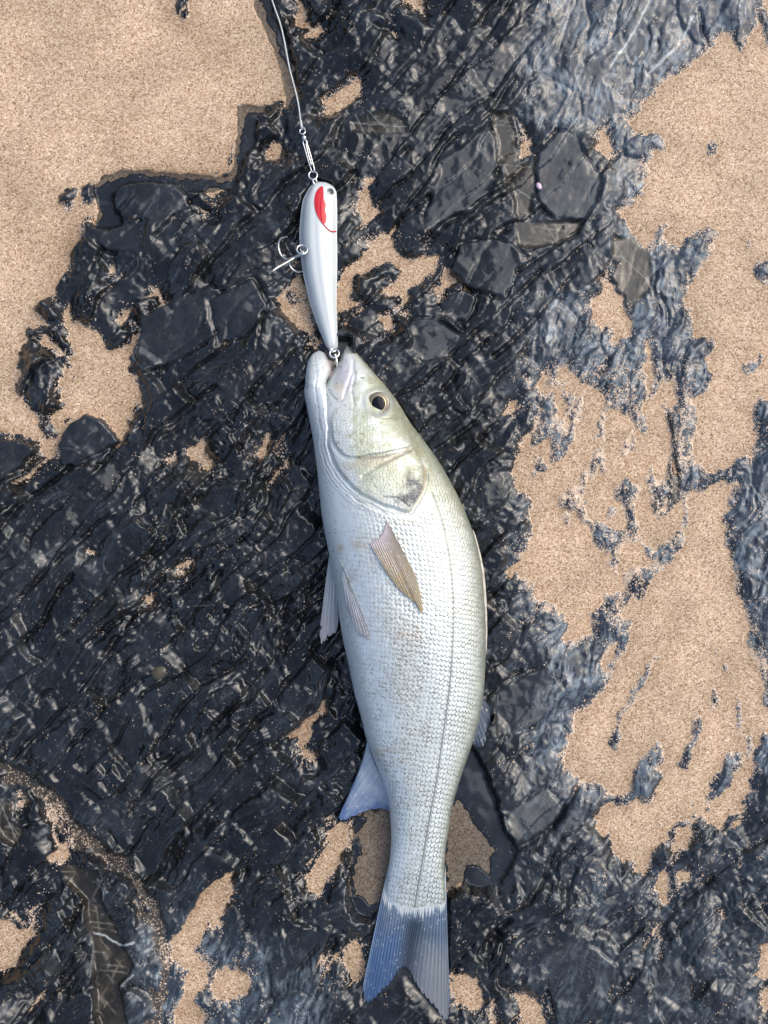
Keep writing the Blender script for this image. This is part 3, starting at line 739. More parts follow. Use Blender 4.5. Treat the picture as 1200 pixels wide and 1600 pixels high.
def build_water(pts, lev):
    q = np.asarray(pts, float)
    x0, y0 = q.min(0) - 14; x1, y1 = q.max(0) + 14
    X, Y = np.meshgrid(np.arange(x0, x1, 4.0), np.arange(y0, y1, 4.0))
    ok = (poly_sd(X, Y, q) > -12).ravel()
    qq = grid_quads(*X.shape); qq = qq[ok[qq].all(1)]
    V_ = plan(X, Y, np.full(X.shape, lev)).reshape(-1, 3)
    ids, iv = np.unique(qq.ravel(), return_inverse=True)
    return mesh_from('tide_pool', V_[ids], iv.reshape(-1, 4), MAT_WATER)
for n, w in enumerate(WATER):
    q = np.asarray(w, float)
    zz = macro(q[:, 0], q[:, 1]).mean() - 0.9
    obj('tide_pool', build_water(w, zz), None, ['thin water along the edge of the large sand flat', 'narrow water strip beside the sand near the fishing line', 'clear rock pool beside the tail root of the fish', 'shallow pool between anal fin and tail'][n], 'water', 'structure')

# ------------------------------------------------------------------ the fish
def interp(tab, y):
    t = np.asarray(tab, float)
    # smooth interpolation through the table
    c = smooth_curve(t, 40 * len(t))
    o = np.argsort(c[:, 0], kind='stable')
    return np.interp(y, c[o, 0], c[o, 1])
XL = [(548,498),(552,490),(558,485),(566,481),(580,478),(600,476.5),(615,475.5),(640,480),(680,488),(700,491),(740,496),(780,500),(820,505),(850,511),(880,517),(920,525),(960,530),(1000,536),(1040,545),(1080,553),(1120,564),(1160,574),(1200,590),(1230,602),(1250,607),(1280,610),(1310,611),(1340,609),(1370,605),(1400,604),(1428,608)]
XR = [(540,544),(544,550),(550,556),(560,565),(575,578),(590,591),(600,600),(620,616),(640,629),(660,641),(680,656),(700,671),(720,685),(740,697),(760,708),(780,718),(800,727),(820,735),(840,742),(860,747),(880,751),(900,754),(940,757),(980,759),(1020,759),(1060,757.5),(1090,755),(1120,750),(1150,742),(1180,732),(1200,725),(1230,715),(1260,707),(1290,702),(1320,697),(1350,694.5),(1380,695),(1405,696),(1428,692)]
XML = [(548,500),(551,506),(556,510),(565,514),(576,517),(586,515),(594,511.5),(600,510)]      # inner edge of the lower jaw
XMR = [(540,541),(546,538.5),(552,535.5),(562,531),(572,526),(582,520.5),(592,514),(600,510)]  # inner edge of the upper jaw
SEAM = [(600,510),(620,510.5),(660,512),(700,514),(740,522),(800,540),(900,572),(1000,585),(1100,600),(1200,622),(1300,634),(1428,636)]
TH = [(540,5),(552,13),(575,24),(600,32),(650,45),(700,53),(760,60),(820,64),(900,67),(980,67),(1050,62),(1120,54),(1200,43),(1280,32),(1350,22),(1380,15.5),(1400,11),(1415,7.5),(1428,3)]
LAT = [(672,748),(676,770),(690,810),(698,846),(704,883),(707.5,923),(708.5,960),(707,1000),(703,1062),(696,1118),(690,1160),(681,1223),(669,1287),(658,1354),(649,1407),(646,1430)]
FISH_Z0 = 9.0                                     # mm, where the lower flank rests on the rock
LAT_T = [(b, a) for a, b in LAT]

NH, NB = 84, 900                                  # rows of the jaws, rows behind the mouth corner
def row_y(part):
    t = np.linspace(0, 1, NH + 1)[:-1]
    t = t ** 1.25
    top = (548 if part == 'L' else 540)
    return np.concatenate([top + t * (600 - top), np.linspace(600, 1428, NB)])
NROW = NH + NB

def gap_half(y, s):
    return 0

def surf(part, ncol, upper):
    y = row_y(part)
    jaw = np.arange(NROW) < NH
    xl = interp(XL, y); xr = interp(XR, y); xs = interp(SEAM, y)
    e = np.where(jaw, interp(XML, y) if part == 'L' else interp(XMR, y), xs)
    if part == 'L':
        lo, hi = xl, np.maximum(e, xl + .3)
        q = np.linspace(0, 1, ncol); qq = np.where(q < .5, 1 - np.cos(q * math.pi / 2), 0)
        qq = 1 - np.cos(q * math.pi / 2)
        # steeper sampling towards the belly edge, and towards the lip while the jaw is free
        w = np.clip((640 - y) / 40, 0, 1)[:, None]
        f = qq[None, :] * (1 - w) + (0.5 - 0.5 * np.cos(q * math.pi))[None, :] * w
    else:
        lo, hi = np.minimum(e, xr - .3), xr
        q = np.linspace(0, 1, ncol)
        w = np.clip((640 - y) / 40, 0, 1)[:, None]
        f = np.sin(q * math.pi / 2)[None, :] * (1 - w) + (0.5 - 0.5 * np.cos(q * math.pi))[None, :] * w
    x = lo[:, None] + (hi - lo)[:, None] * f
    Yg = np.repeat(y[:, None], ncol, 1)
    s = np.clip((x - xl[:, None]) / np.maximum(xr - xl, 1)[:, None] * 2 - 1, -1, 1)
    fb = np.sqrt(np.maximum(1 - np.abs(s) ** 2.25, 0))
    loc = np.clip((x - lo[:, None]) / np.maximum(hi - lo, .3)[:, None] * 2 - 1, -1, 1)
    fl = np.sqrt(np.maximum(1 - np.abs(loc) ** 2.4, 0)) * (.82 if part == 'L' else .95)
    wl = np.where(Yg < 600, 1.0, .55 * np.exp(-np.maximum(Yg - 600, 0) / 22.0))
    wl = np.where(Yg < 600, 1.0, np.maximum(1 - (Yg - 600) / 8, 0) * .45 + wl * 1.0).clip(0, 1)
    F = fb * (1 - wl) + fl * wl
    T = interp(TH, y)
    tip = np.sqrt(np.clip((y - y[0]) / 14.0, 0, 1))
    T = T * tip
    zc = FISH_Z0 + .44 * interp(TH, y)
    if part == 'L': zc = zc - 1.0 * np.clip((600 - y) / 50, 0, 1)
    zz = zc[:, None] + (.56 if upper else -.46) * T[:, None] * F
    return x, Yg, s, zz, F

OP = [(640,799),(650,785),(660,765),(664,748),(662,728),(652,706),(646,696),(640,676),(634,655),(610,648),(580,646),(552,640),(528,636),(516,650),(514,690),(520,716),(534,742),(556,764),(584,782),(612,794)]   # gill cover
PRE = [(635,655),(641,674),(646,694),(628,701),(604,706),(578,711),(552,714),(534,708),(522,690),(518,664),(524,640),(546,630),(572,640),(592,652),(614,654)]  # cheek plate
def head_detail(x, y):
    """sculpted relief (mm) and masks on the upper flank"""
    wx = 2.2 * fbm(x / 26, y / 26, 201, 2); wy = 2.2 * fbm(x / 26, y / 26, 202, 2)
    h = np.zeros(x.shape)
    m = (y < 830)
    xs, ys = x[m] + wx[m], y[m] + wy[m]
    op = poly_sd(xs, ys, smooth_curve(OP, 80, True)); pr = poly_sd(xs, ys, smooth_curve(PRE, 60, True))
    hh = 1.5 * sstep(-1.5, 4, op) * sstep(-40, 30, ys - 660) - .8 * np.exp(-((op + 2.5) / 2.5) ** 2) * sstep(690, 730, ys)
    hh += 1.1 * sstep(-1.0, 2.5, pr) * sstep(610, 680, ys) - .9 * np.exp(-((pr + 3) / 3.2) ** 2) * sstep(655, 690, ys)
    # folds of the gill membrane below the cover
    side = sstep(640, 540, xs) * sstep(640, 690, ys)
    hh += .26 * np.cos(op * 2 * math.pi / 5.2 + 1.5 * fbm(xs / 30, ys / 30, 208, 2)) * sstep(-32, -4, op) * sstep(0, -3, op) * side
    # second crease on the gill cover
    cr = seg_dist(xs, ys, [(640, 704), (616, 715), (588, 730), (566, 744)], False)
    hh -= .9 * np.exp(-(cr / 2.6) ** 2)
    cr2 = seg_dist(xs, ys, [(600, 776), (622, 778), (640, 792)], False); hh -= .4 * np.exp(-(cr2 / 1.8) ** 2)
    # upper jaw bone, lip and lower jaw fold
    mx = poly_sd(xs, ys, smooth_curve([(541,552),(549,560),(547,582),(540,606),(534,622),(524,622),(514,606),(520,586),(531,566)], 40, True))
    hh += .55 * sstep(-2.5, 3.5, mx) - .45 * np.exp(-((mx + 2.2) / 2) ** 2)
    mx2 = seg_dist(xs, ys, [(552, 566), (553, 590), (550, 612), (553, 636)], False); hh -= .7 * np.exp(-(mx2 / 2.2) ** 2)
    lj = seg_dist(xs, ys, [(492, 556), (494, 580), (493, 610), (498, 650), (504, 690), (510, 730)], False); hh -= .5 * np.exp(-(lj / 1.8) ** 2)
    lj2 = seg_dist(xs, ys, [(503, 572), (506, 600), (510, 640), (512, 690), (524, 740), (556, 780), (600, 800)], False); hh -= .6 * np.exp(-(lj2 / 2.0) ** 2)
    # eye socket
    r = np.hypot((xs - 592), (ys - 630)); hh += .9 * np.exp(-((r - 21) / 5) ** 2) - 1.6 * sstep(19, 12, r)
    nos = np.hypot((xs - 566) / 1.4, ys - 590); hh -= .5 * np.exp(-(nos / 2.4) ** 2)
    # line where the nape scales begin
    np_ = seg_dist(xs, ys, [(634, 655), (648, 672), (656, 700), (668, 724), (668, 750)], False); hh -= .6 * np.exp(-(np_ / 2.2) ** 2)
    hh += .14 * fbm(xs / 3.5, ys / 9, 206, 2) * sstep(30, -5, op) + .25 * fbm(xs / 12, ys / 12, 207, 3)
    h[m] = hh
    opm = np.full(x.shape, -99.0); opm[m] = op
    prm = np.full(x.shape, -99.0); prm[m] = pr
    return h, opm, prm

def scale_pattern(a, c, pa=7.6, pc=6.9):
    """overlapping round-edged scales; a runs towards the tail"""
    i0 = np.round(c / pc)
    best = np.full(a.shape, 1e9); hgt = np.zeros(a.shape); edge = np.zeros(a.shape); rnd = np.zeros(a.shape)
    for di in (-1, 0, 1):
        i = i0 + di
        off = .5 * np.mod(i, 2)
        j0 = np.round(a / pa - off)
        for dj in (-2, -1, 0, 1):
            j = j0 + dj
            ca = (j + off) * pa + 2.4 * (hsh(i, j, 301) - .5); cc = i * pc + 1.6 * (hsh(i, j, 302) - .5)
            da = (a - ca) / (1.12 * pa); dc = (c - cc) / (.70 * pc)
            d = np.sqrt(da * da + dc * dc)
            m = (d < 1) & (ca < best) & (da > -.6)
            best = np.where(m, ca, best); hgt = np.where(m, da, hgt); edge = np.where(m, d, edge); rnd = np.where(m, hsh(i, j, 303), rnd)
    return hgt, edge, rnd

def fish_paint(x, y, s):
    h, op, pr = head_detail(x, y)
    lat = interp(LAT_T, y)
    hw = (interp(XR, y) - interp(XL, y)) * .5
    # arc distance from the lateral line, so scales narrow towards the back edge
    xc = (interp(XR, y) + interp(XL, y)) * .5
    arc = lambda xx: np.arcsin(np.clip((xx - xc) / (hw * 1.03), -1, 1)) * hw
    c = arc(x) - arc(lat)
    a = y + .42 * c + 3 * fbm(x / 60, y / 60, 210, 2)
    sc, ed, rn = scale_pattern(a, c)
    gill = np.maximum(sstep(-9, -16, op) * sstep(640, 700, y + .35 * (x - 640)), sstep(800, 830, y))
    body = gill * sstep(1424, 1408, y + 6 * fbm(x / 8, y / 30, 205, 1)) * np.where(s < -.35, sstep(.995, .8, -s), 1)
    body = body * np.where(y < 860, sstep(520, 600, x + (y - 800) * .4), 1)
    belly = sstep(-.25, -.75, s) * sstep(1200, 1080, y)
    amp = .62 * body * (1 - .6 * belly)
    h = h + amp * (sc * 1.0 - .9 * sstep(.78, 1.0, ed))
    # small granular scales on cheek and gill cover
    f1, f2, *_ = voronoi(x / 5.2, y / 4.6, 231)
    hd = np.maximum(sstep(0, 5, op), sstep(0, 5, pr)) * sstep(615, 650, y)
    h = h + .22 * hd * sstep(.0, .25, f2 - f1)
    nape = sstep(0, 1, (x - 640) / 14) * sstep(760, 720, y) * sstep(650, 668, y)
    ld = np.abs(x - lat); h = h - .55 * np.exp(-(ld / 1.5) ** 2) * sstep(756, 770, y)
    n1 = fbm(x / 55, y / 55, 211, 3); n2 = fbm(x / 14, y / 14, 212, 3)
    white = np.array([.70, .76, .735])
    C = np.broadcast_to(white, x.shape + (3,))
    C = mixc(C, (.66, .735, .79), sstep(-.1, -.85, s) * .9)
    C = mixc(C, (.52, .565, .52), sstep(.5, .93, s) * .8)
    C = mixc(C, (.22, .245, .20), sstep(.84, 1.0, s + .05 * n2) * .9)
    C = mixc(C, (.72, .72, .62), sstep(0, .4, n1) * .18)
    # scale rims carry grey pigment
    rim = sstep(.70, .97, ed) * body * (.25 + .42 * sstep(-.3, .6, s) + .2 * sstep(1150, 1300, y)) * (1 - .5 * belly) * (.6 + .8 * sstep(-.4, .4, n1 + n2))
    C = mixc(C, (.20, .25, .235), np.clip(rim * 1.35, 0, .9))
    C = C * (1 + (.16 * (rn - .5) * body)[..., None])
    C = mixc(C, (.22, .24, .22), .95 * np.exp(-(ld / 1.5) ** 2) * sstep(752, 770, y) * sstep(1428, 1410, y))
    # head: olive on the snout and cheeks, lilac at the jaw
    head = sstep(830, 740, y + .2 * (640 - x)) * (1 - gill * .7)
    oli = head * sstep(-.35, .2, n1 + .5 * n2 + .35 * sstep(520, 600, x) - .2) * sstep(510, 560, x)
    C = mixc(C, (.47, .51, .34), oli * .72)
    C = mixc(C, (.24, .26, .18), head * sstep(.35, .95, s + .3 * n2) * .85 * sstep(560, 630, y))
    C = mixc(C, (.36, .38, .27), head * sstep(.05, .4, n2) * sstep(515, 560, x) * .5)
    C = mixc(C, (.80, .84, .84), head * sstep(.15, .5, fbm(x / 20, y / 20, 214, 3)) * .35)
    C = mixc(C, (.54, .50, .66), head * .6 * np.exp(-(((x - 540) / 16) ** 2 + ((y - 590) / 40) ** 2)))
    C = mixc(C, (.70, .60, .60), .5 * np.exp(-(((x - 514) / 9) ** 2 + ((y - 566) / 16) ** 2)))
    C = mixc(C, (.56, .50, .36), .8 * np.exp(-(((x - 585) / 46) ** 2 + ((y - 722 + .12 * (x - 585)) / 7) ** 2)))
    C = mixc(C, (.62, .58, .42), .6 * np.exp(-(((x - 532) / 7) ** 2 + ((y - 608) / 12) ** 2)))
    cell = sstep(.02, .2, f2 - f1)
    C = mixc(C, (.42, .43, .36), hd * (1 - cell) * .8)
    # dark blotch on the rear edge of the gill cover
    bl = np.exp(-(((x - 648) / 17) ** 2 + ((y - 763) / 25) ** 2)) + .6 * np.exp(-(((x - 636) / 26) ** 2 + ((y - 783) / 9) ** 2))
    C = mixc(C, (.055, .065, .085), np.clip(bl * (1.1 + 1.2 * n2), 0, 1) * sstep(-1, 3, op) * (.55 + .45 * cell))
    for pts, w, k, cc in [([(638,702),(612,712),(560,716)], 3, .6, (.26, .22, .17)), ([(640,704),(616,715),(588,730)], 2.4, .55, (.24, .21, .16)), ([(662,730),(665,750),(654,782),(640,801)], 2.2, .55, (.50, .38, .28)),
                          ([(512,690),(522,736),(556,780),(610,800),(640,802)], 1.8, .5, (.38, .40, .42)), ([(500,680),(512,735),(545,785),(600,806)], 1.5, .4, (.40, .42, .46)), ([(493,570),(494,620),(500,670)], 1.6, .35, (.42, .44, .48)), ([(634,655),(641,674),(646,694)], 1.8, .5, (.40, .40, .30)), ([(510,600),(530,628),(552,640)], 1.6, .25, (.45, .45, .5)), ([(600,776),(622,778),(640,792)], 1.3, .6, (.12, .12, .13))]:
        m = y < 830
        d = seg_dist(x[m] + 2 * n2[m], y[m] + 2 * n1[m], smooth_curve(pts, 24), False)
        t = np.zeros(x.shape); t[m] = k * np.exp(-(d / w) ** 2)
        C = mixc(C, cc, t)
    C = mixc(C, (.10, .11, .10), .85 * np.exp(-(np.hypot((x - 566) / 1.6, y - 590) / 1.7) ** 2))
    r = np.hypot(x - 592, y - 630); C = mixc(C, (.36, .40, .42), .55 * np.exp(-((r - 20) / 3.5) ** 2))
    # sand and grit stuck to the wet skin
    g1 = hsh(np.floor(x / 1.7), np.floor(y / 1.7), 221); g2 = hsh(np.floor(x / 2.6 + 3), np.floor(y / 2.6), 222)
    dens = (.10 * sstep(950, 1010, y) * sstep(1270, 1180, y) + .05 * sstep(860, 920, y)) * sstep(.5, -.05, s) * sstep(-.98, -.5, s) + .012
    dens = dens * sstep(-.35, .35, n1 + n2) * 1.6 + .03 * sstep(.15, .5, n2) * sstep(560, 590, y)
    dens = dens * (.35 + 1.1 * sstep(.7, 1, ed) * body + .4 * (1 - body))
    C = mixc(C, (.26, .20, .14), np.clip((g1 < dens) * .75 + (g2 < dens * .6) * .5, 0, .85))
    h = h + .25 * (g1 < dens * .6)
    for bx, by, bw, bh, k in [(533,857,6,6,.75),(560,850,14,9,.5),(596,842,10,8,.35),(632,812,24,8,.35),(548,905,12,14,.3),(600,1175,30,10,.25),(640,990,30,16,.25)]:
        b = k * np.exp(-(((x - bx) / bw) ** 2 + ((y - by) / bh) ** 2)) * sstep(-.35, .35, n2 + .15)
        C = mixc(C, (.46, .31, .17), np.clip(b, 0, 1))
    dk = hsh(np.floor(x / 2.0), np.floor(y / 2.0), 225); C = mixc(C, (.16, .18, .2), ((dk < .012) & (s < .2)) * .6)
    C = C * .88
    ro = .32 + .12 * n2 + .1 * (1 - body)
    return h, C, np.clip(ro, .15, .6)

fish = obj('sea_bass', None, None, 'silver sea bass lying on wet rock with a white lure in its mouth', 'fish')
fish.location = px2w(640, 1000, FISH_Z0)
def build_body():
    Vs, Qs, Cs, Rs = [], [], [], []
    n = 0
    for part, nt, nb in (('L', 64, 10), ('R', 236, 26)):
        for upper, nc in ((True, nt), (False, nb)):
            x, y, s, z, F = surf(part, nc, upper)
            h, C, R = fish_paint(x, y, s)
            if upper:
                z = z + h * np.clip(F * 2.2, 0, 1) * np.clip((y - y[0]) / 10, 0, 1)
            Vs.append(px2w(x, y, z).reshape(-1, 3))
            Cs.append(C.reshape(-1, 3)); Rs.append(R.ravel())
            q = grid_quads(*x.shape, off=n)
            Qs.append(q if not upper else q)
            if not upper: Qs[-1] = q[:, ::-1]
            n += x.size
    V = np.concatenate(Vs); C = np.concatenate(Cs)
    me = mesh_from('body', V, np.concatenate(Qs), MAT_SKIN, True, np.concatenate([C, np.ones((len(C), 1))], 1), {'rough': np.concatenate(Rs)})
    import bmesh
    bm = bmesh.new(); bm.from_mesh(me)
    bmesh.ops.remove_doubles(bm, verts=bm.verts, dist=2e-5)
    # close the tail root
    be = [e for e in bm.edges if e.is_boundary]
    bmesh.ops.holes_fill(bm, edges=be, sides=0)
    bmesh.ops.recalc_face_normals(bm, faces=bm.faces)
    bm.to_mesh(me); bm.free()
    me.polygons.foreach_set('use_smooth', np.ones(len(me.polygons), bool))
    return me
body = obj('body', build_body(), fish)

_zx, _zy, _zs, _zz, _ = surf('R', 120, True)
_lx, _ly, _ls, _lz, _ = surf('L', 60, True)
def flank_z(px, py):                              # height of the upper flank under a photograph pixel
    out = []
    for a, b in zip(np.atleast_1d(px), np.atleast_1d(py)):
        i = int(np.argmin(np.abs(_zy[:, 0] - b)))
        xs = np.concatenate([_lx[i], _zx[i]]); zs = np.concatenate([_lz[i], _zz[i]])
        o = np.argsort(xs)
        out.append(np.interp(a, xs[o], zs[o]))
    return np.array(out)

# eye: domed silver-gold iris, black pupil
def dome(name, cx, cy, rx, ry, z0, hgt, mat, parent, rings=14, seg=40, r_in=0.0):
    t = np.linspace(r_in, 1, rings); a = np.linspace(0, 2 * math.pi, seg, endpoint=False)
    T, A = np.meshgrid(t, a, indexing='ij')
    z = z0 + hgt * np.sqrt(np.maximum(1 - T ** 2, 0))
    Vv = px2w(cx + rx * T * np.cos(A), cy + ry * T * np.sin(A), z).reshape(-1, 3)
    Qq = []
    for i in range(rings - 1):
        for k in range(seg):
            l = (k + 1) % seg
            Qq.append((i * seg + k, i * seg + l, (i + 1) * seg + l, (i + 1) * seg + k))
    # skirt so the dome has a wall
    base = Vv[(rings - 1) * seg:].copy(); base[:, 2] -= .003
    Vv = np.vstack([Vv, base])
    for k in range(seg):
        l = (k + 1) % seg
        Qq.append(((rings - 1) * seg + k, (rings - 1) * seg + l, rings * seg + l, rings * seg + k))
    return obj(name, mesh_from(name, Vv, Qq, mat), parent)
EZ = float(flank_z(592, 630)[0])
EZ2 = EZ - 0.6
M_EYE = simple_mat('eye_ring', (.16, .14, .10), .25, .2, .6, .35, 1500)
M_GOLD = simple_mat('gold_ring', (.62, .50, .26), .25, .6, .5)
M_PUPIL = simple_mat('pupil', (.003, .004, .008), .12, 0, .0)
M_PUPIL.node_tree.nodes['Principled BSDF'].inputs['Specular IOR Level'].default_value = 0.3
eye = dome('eye', 592, 630, 17.0, 18.0, EZ2 + .5, 1.1, M_EYE, fish)
dome('iris', 591.5, 630.5, 12.4, 13.4, EZ2 + 1.05, .8, M_GOLD, eye)
dome('pupil', 591.5, 630.5, 10.9, 11.9, EZ2 + 1.45, .9, M_PUPIL, eye)

# inside of the mouth: pale lining low between the jaws
def build_lining():
    pts_l = smooth_curve([(500,556),(510,570),(513,586),(511,602)], 24); pts_r = smooth_curve([(522,566),(524,580),(519,592),(512,604)], 24)
    f = np.linspace(0, 1, 10)
    X = pts_l[:, :1] * (1 - f) + pts_r[:, :1] * f; Y = pts_l[:, 1:] * (1 - f) + pts_r[:, 1:] * f
    z = FISH_Z0 + 4 + 7 * np.linspace(0, 1, 24)[:, None] + 2.5 * (2 * f - 1) ** 2
    return mesh_from('mouth_lining', px2w(X, Y, z).reshape(-1, 3), grid_quads(24, 10), simple_mat('mouth_lining', (.60, .50, .49), .3, 0, .4, .15, 300))
obj('mouth_lining', build_lining(), fish)

# fins: membranes stretched over rays
def fin(name, base_pts, tip_pts, zfun, nray, colfun, nu=46, nv=None, ridge=.28, ragged=1.5, seed=1, thick=.35, bend=0.0):
    nv = nv or nray * 6 + 1
    b = smooth_curve(base_pts, nv); t = smooth_curve(tip_pts, nv)
    u = np.linspace(0, 1, nu)[:, None]; v = np.linspace(0, 1, nv)[None, :]
    rag = 1 - ragged * .01 * (np.abs(np.sin(v * nray * math.pi)) ** .5 * -1 + 1) * 3 - .02 * hsh(np.floor(v * nray), np.floor(v * 0), seed)
    uu = u * rag
    X = b[:, 0] * (1 - uu) + t[:, 0] * uu; Y = b[:, 1] * (1 - uu) + t[:, 1] * uu
    ph = v * nray + .04 * np.sin(u * 9 + v * 30)
    fork = sstep(.45, .8, u)
    ray = np.cos(ph * 2 * math.pi) * (1 - .6 * fork) + fork * .6 * np.cos(ph * 4 * math.pi)
    z = zfun(X, Y, uu, v + 0 * u)
    z = z + ridge * ray * sstep(0, .1, u)
    C, A = colfun(uu + 0 * v, v + 0 * u, ray, X, Y)
    top = px2w(X, Y, z).reshape(-1, 3); bot = px2w(X, Y, z - thick).reshape(-1, 3)
    n = nu * nv
    Q1 = grid_quads(nu, nv); Q2 = grid_quads(nu, nv, n)[:, ::-1]
    idx = np.arange(n).reshape(nu, nv)
    ring = np.concatenate([idx[0, :-1], idx[:-1, -1], idx[-1, :0:-1], idx[:0:-1, 0]])
    nx = np.roll(ring, -1)
    Q3 = np.stack([ring, nx, nx + n, ring + n], -1)
    cc = np.concatenate([C.reshape(-1, 3), A.reshape(-1, 1)], 1)
    return obj(name, mesh_from(name, np.vstack([top, bot]), np.vstack([Q1, Q2, Q3]), MAT_FIN, True, np.vstack([cc, cc])), fish)

def col_mix(c0, c1, cr, a0, a1, ray, u, v, seed, X, Y, rk=.5):
    n = fbm(X / 16, Y / 16, seed, 3)
    C = np.broadcast_to(np.array(c0), u.shape + (3,))
    C = mixc(C, c1, np.clip(u * 1.1 + .5 * n, 0, 1))
    C = mixc(C, cr, sstep(-.2, .9, ray) * rk)
    g = hsh(np.floor(X / 1.8), np.floor(Y / 1.8), seed + 9)
    C = mixc(C, (.62, .62, .60), (g < .02) * .6)
    A = np.clip(a0 + (a1 - a0) * u + .12 * (ray > .2), 0, 1)
    return C, A

def tail_col(u, v, ray, X, Y):
    C, A = col_mix((.10, .14, .20), (.028, .058, .12), (.075, .125, .20), 1, .92, ray, u, v, 401, X, Y, .45)  # blue of the reflected sky is painted into the fin tones
    mid = np.exp(-((v - .55) / .15) ** 2)
    C = mixc(C, (.012, .02, .035), mid * sstep(.08, .3, u) * .9)
    C = mixc(C, (.17, .19, .205), sstep(.56, .80, v) * sstep(.25, .6, u) * .85)
    C = mixc(C, (.026, .075, .19), sstep(.45, .25, v) * sstep(.15, .5, u) * .55)
    comb = fbm(X / 3.2, Y / 60, 406, 2) + .6 * fbm(X / 9, Y / 60, 407, 1)
    edge_y = 1410 + 16 * (1 - ((X - 650) / 46) ** 2) + 15 * comb
    C = mixc(C, (.44, .49, .50), sstep(8, -6, Y - edge_y) * .95)
    C = mixc(C, (.16, .23, .34), np.exp(-(v / .03) ** 2) * .7 + np.exp(-((1 - v) / .03) ** 2) * .7)
    return C, A
TB = [(606,1352),(605,1385),(612,1408),(625,1416),(645,1420),(668,1418),(688,1410),(696,1392),(697,1366)]
TT = [(604,1362),(583,1440),(567,1520),(565,1552),(573,1570),(586,1560),(606,1541),(622,1520),(632,1512),(642,1522),(656,1550),(678,1574),(694,1596),(701,1588),(704,1560),(704,1500),(700,1400)]
TT = [(566,1545),(572,1570),(590,1556),(609,1537),(624,1516),(632,1512),(640,1519),(656,1550),(677,1573),(697,1597),(703,1570)]
TB = [(607,1350),(607,1392),(614,1408),(626,1414),(638,1417),(648,1418),(658,1417),(672,1413),(685,1407),(693,1395),(696,1352)]
tz = lambda X, Y, u, v: mix(FISH_Z0 + 8.0 - 2.5 * np.abs(2 * v - 1), 12.5 + 1.2 * np.sin(v * 7) + 1.0 * np.sin(v * 3 + 1), u) - 1.5 * np.sin(np.clip(u, 0, 1) * math.pi)
fin('tail_fin', TB, TT, tz, 30, tail_col, nu=90, ridge=.2, ragged=1.2, seed=3)

def anal_col(u, v, ray, X, Y):
    C, A = col_mix((.40, .46, .50), (.09, .15, .30), (.20, .28, .42), 1, .9, ray, u, v, 411, X, Y, .5)
    return C, A
fin('anal_fin', [(574,1158),(580,1178),(592,1206),(602,1228),(609,1246)], [(566,1192),(546,1238),(530,1274),(532,1284),(552,1276),(576,1266),(598,1264),(609,1268)],
    lambda X, Y, u, v: mix(FISH_Z0 + 12 - 2 * v, 13.0 + 1.5 * v, u), 11, anal_col, nu=50, ridge=.3, seed=5)
def dors_col(u, v, ray, X, Y):
    C, A = col_mix((.06, .08, .11), (.025, .04, .07), (.08, .11, .15), .95, .9, ray, u, v, 421, X, Y, .5)
    return C, A
fin('dorsal_fin', [(754,1088),(749,1110),(742,1136),(734,1160)], [(761,1098),(766,1112),(767,1164),(760,1178),(748,1172),(738,1168)],
    lambda X, Y, u, v: mix(FISH_Z0 + 13, 13.5, u), 8, dors_col, nu=30, ridge=.3, seed=6)
def spine_col(u, v, ray, X, Y):
    return col_mix((.34, .35, .29), (.42, .39, .33), (.46, .43, .37), 1, .95, ray, u, v, 423, X, Y, .4)
fin('spiny_dorsal_fin', [(738,826),(746,860),(752,900),(755,950),(755,1000),(753,1040)], [(743,836),(753,874),(758.5,912),(761,958),(761,1004),(757,1046)],
    lambda X, Y, u, v: FISH_Z0 + 22 - 1.0 * u, 9, spine_col, nu=14, ridge=.3, seed=7)
def pelv_col(u, v, ray, X, Y):
    return col_mix((.46, .51, .54), (.38, .38, .41), (.58, .60, .61), 1, .82, ray, u, v, 431, X, Y, .6)
fin('pelvic_fin', [(515,862),(519,872),(523,882),(528,892)], [(499,988),(502,1007),(511,998),(525,988),(532,952)],
    lambda X, Y, u, v: mix(FISH_Z0 + 20, 19.5 + 2 * v, u), 6, pelv_col, nu=50, ridge=.45, seed=8)
def on_flank(lift):
    def f(X, Y, u, v):
        return flank_z(X.ravel(), Y.ravel()).reshape(X.shape) + lift(u, v)
    return f
fin('pelvic_fin', [(529,872),(533,878),(536,884),(534,896)], [(577,988),(576,1000),(566,996),(556,984),(543,952)],
    on_flank(lambda u, v: .7 + 1.6 * np.sin(np.clip(u, 0, 1) * 2.6) * (.4 + .6 * v)), 6, pelv_col, nu=50, ridge=.4, seed=9)
def pect_col(u, v, ray, X, Y):
    C, A = col_mix((.36, .31, .29), (.27, .23, .14), (.40, .36, .27), 1, .9, ray, u, v, 441, X, Y, .3)
    C = mixc(C, (.38, .25, .11), sstep(-.1, .4, fbm(X / 22, Y / 22, 443, 2)) * sstep(.35, .7, u) * .5)
    C = mixc(C, (.20, .18, .14), np.exp(-(v / .05) ** 2) * .6)
    C = mixc(C, (.46, .42, .46), sstep(.25, .05, u) * .6)
    return C, A
fin('pectoral_fin', [(604,812),(601,824),(594,838),(578,849)], [(650,900),(659,934),(661,962),(648,943),(624,922),(606,898)],
    on_flank(lambda u, v: .6 + 2.4 * np.sin(np.clip(u, 0, 1) * 2.4) * (1 - .55 * v) + .5), 17, pect_col, nu=60, ridge=.22, seed=10)

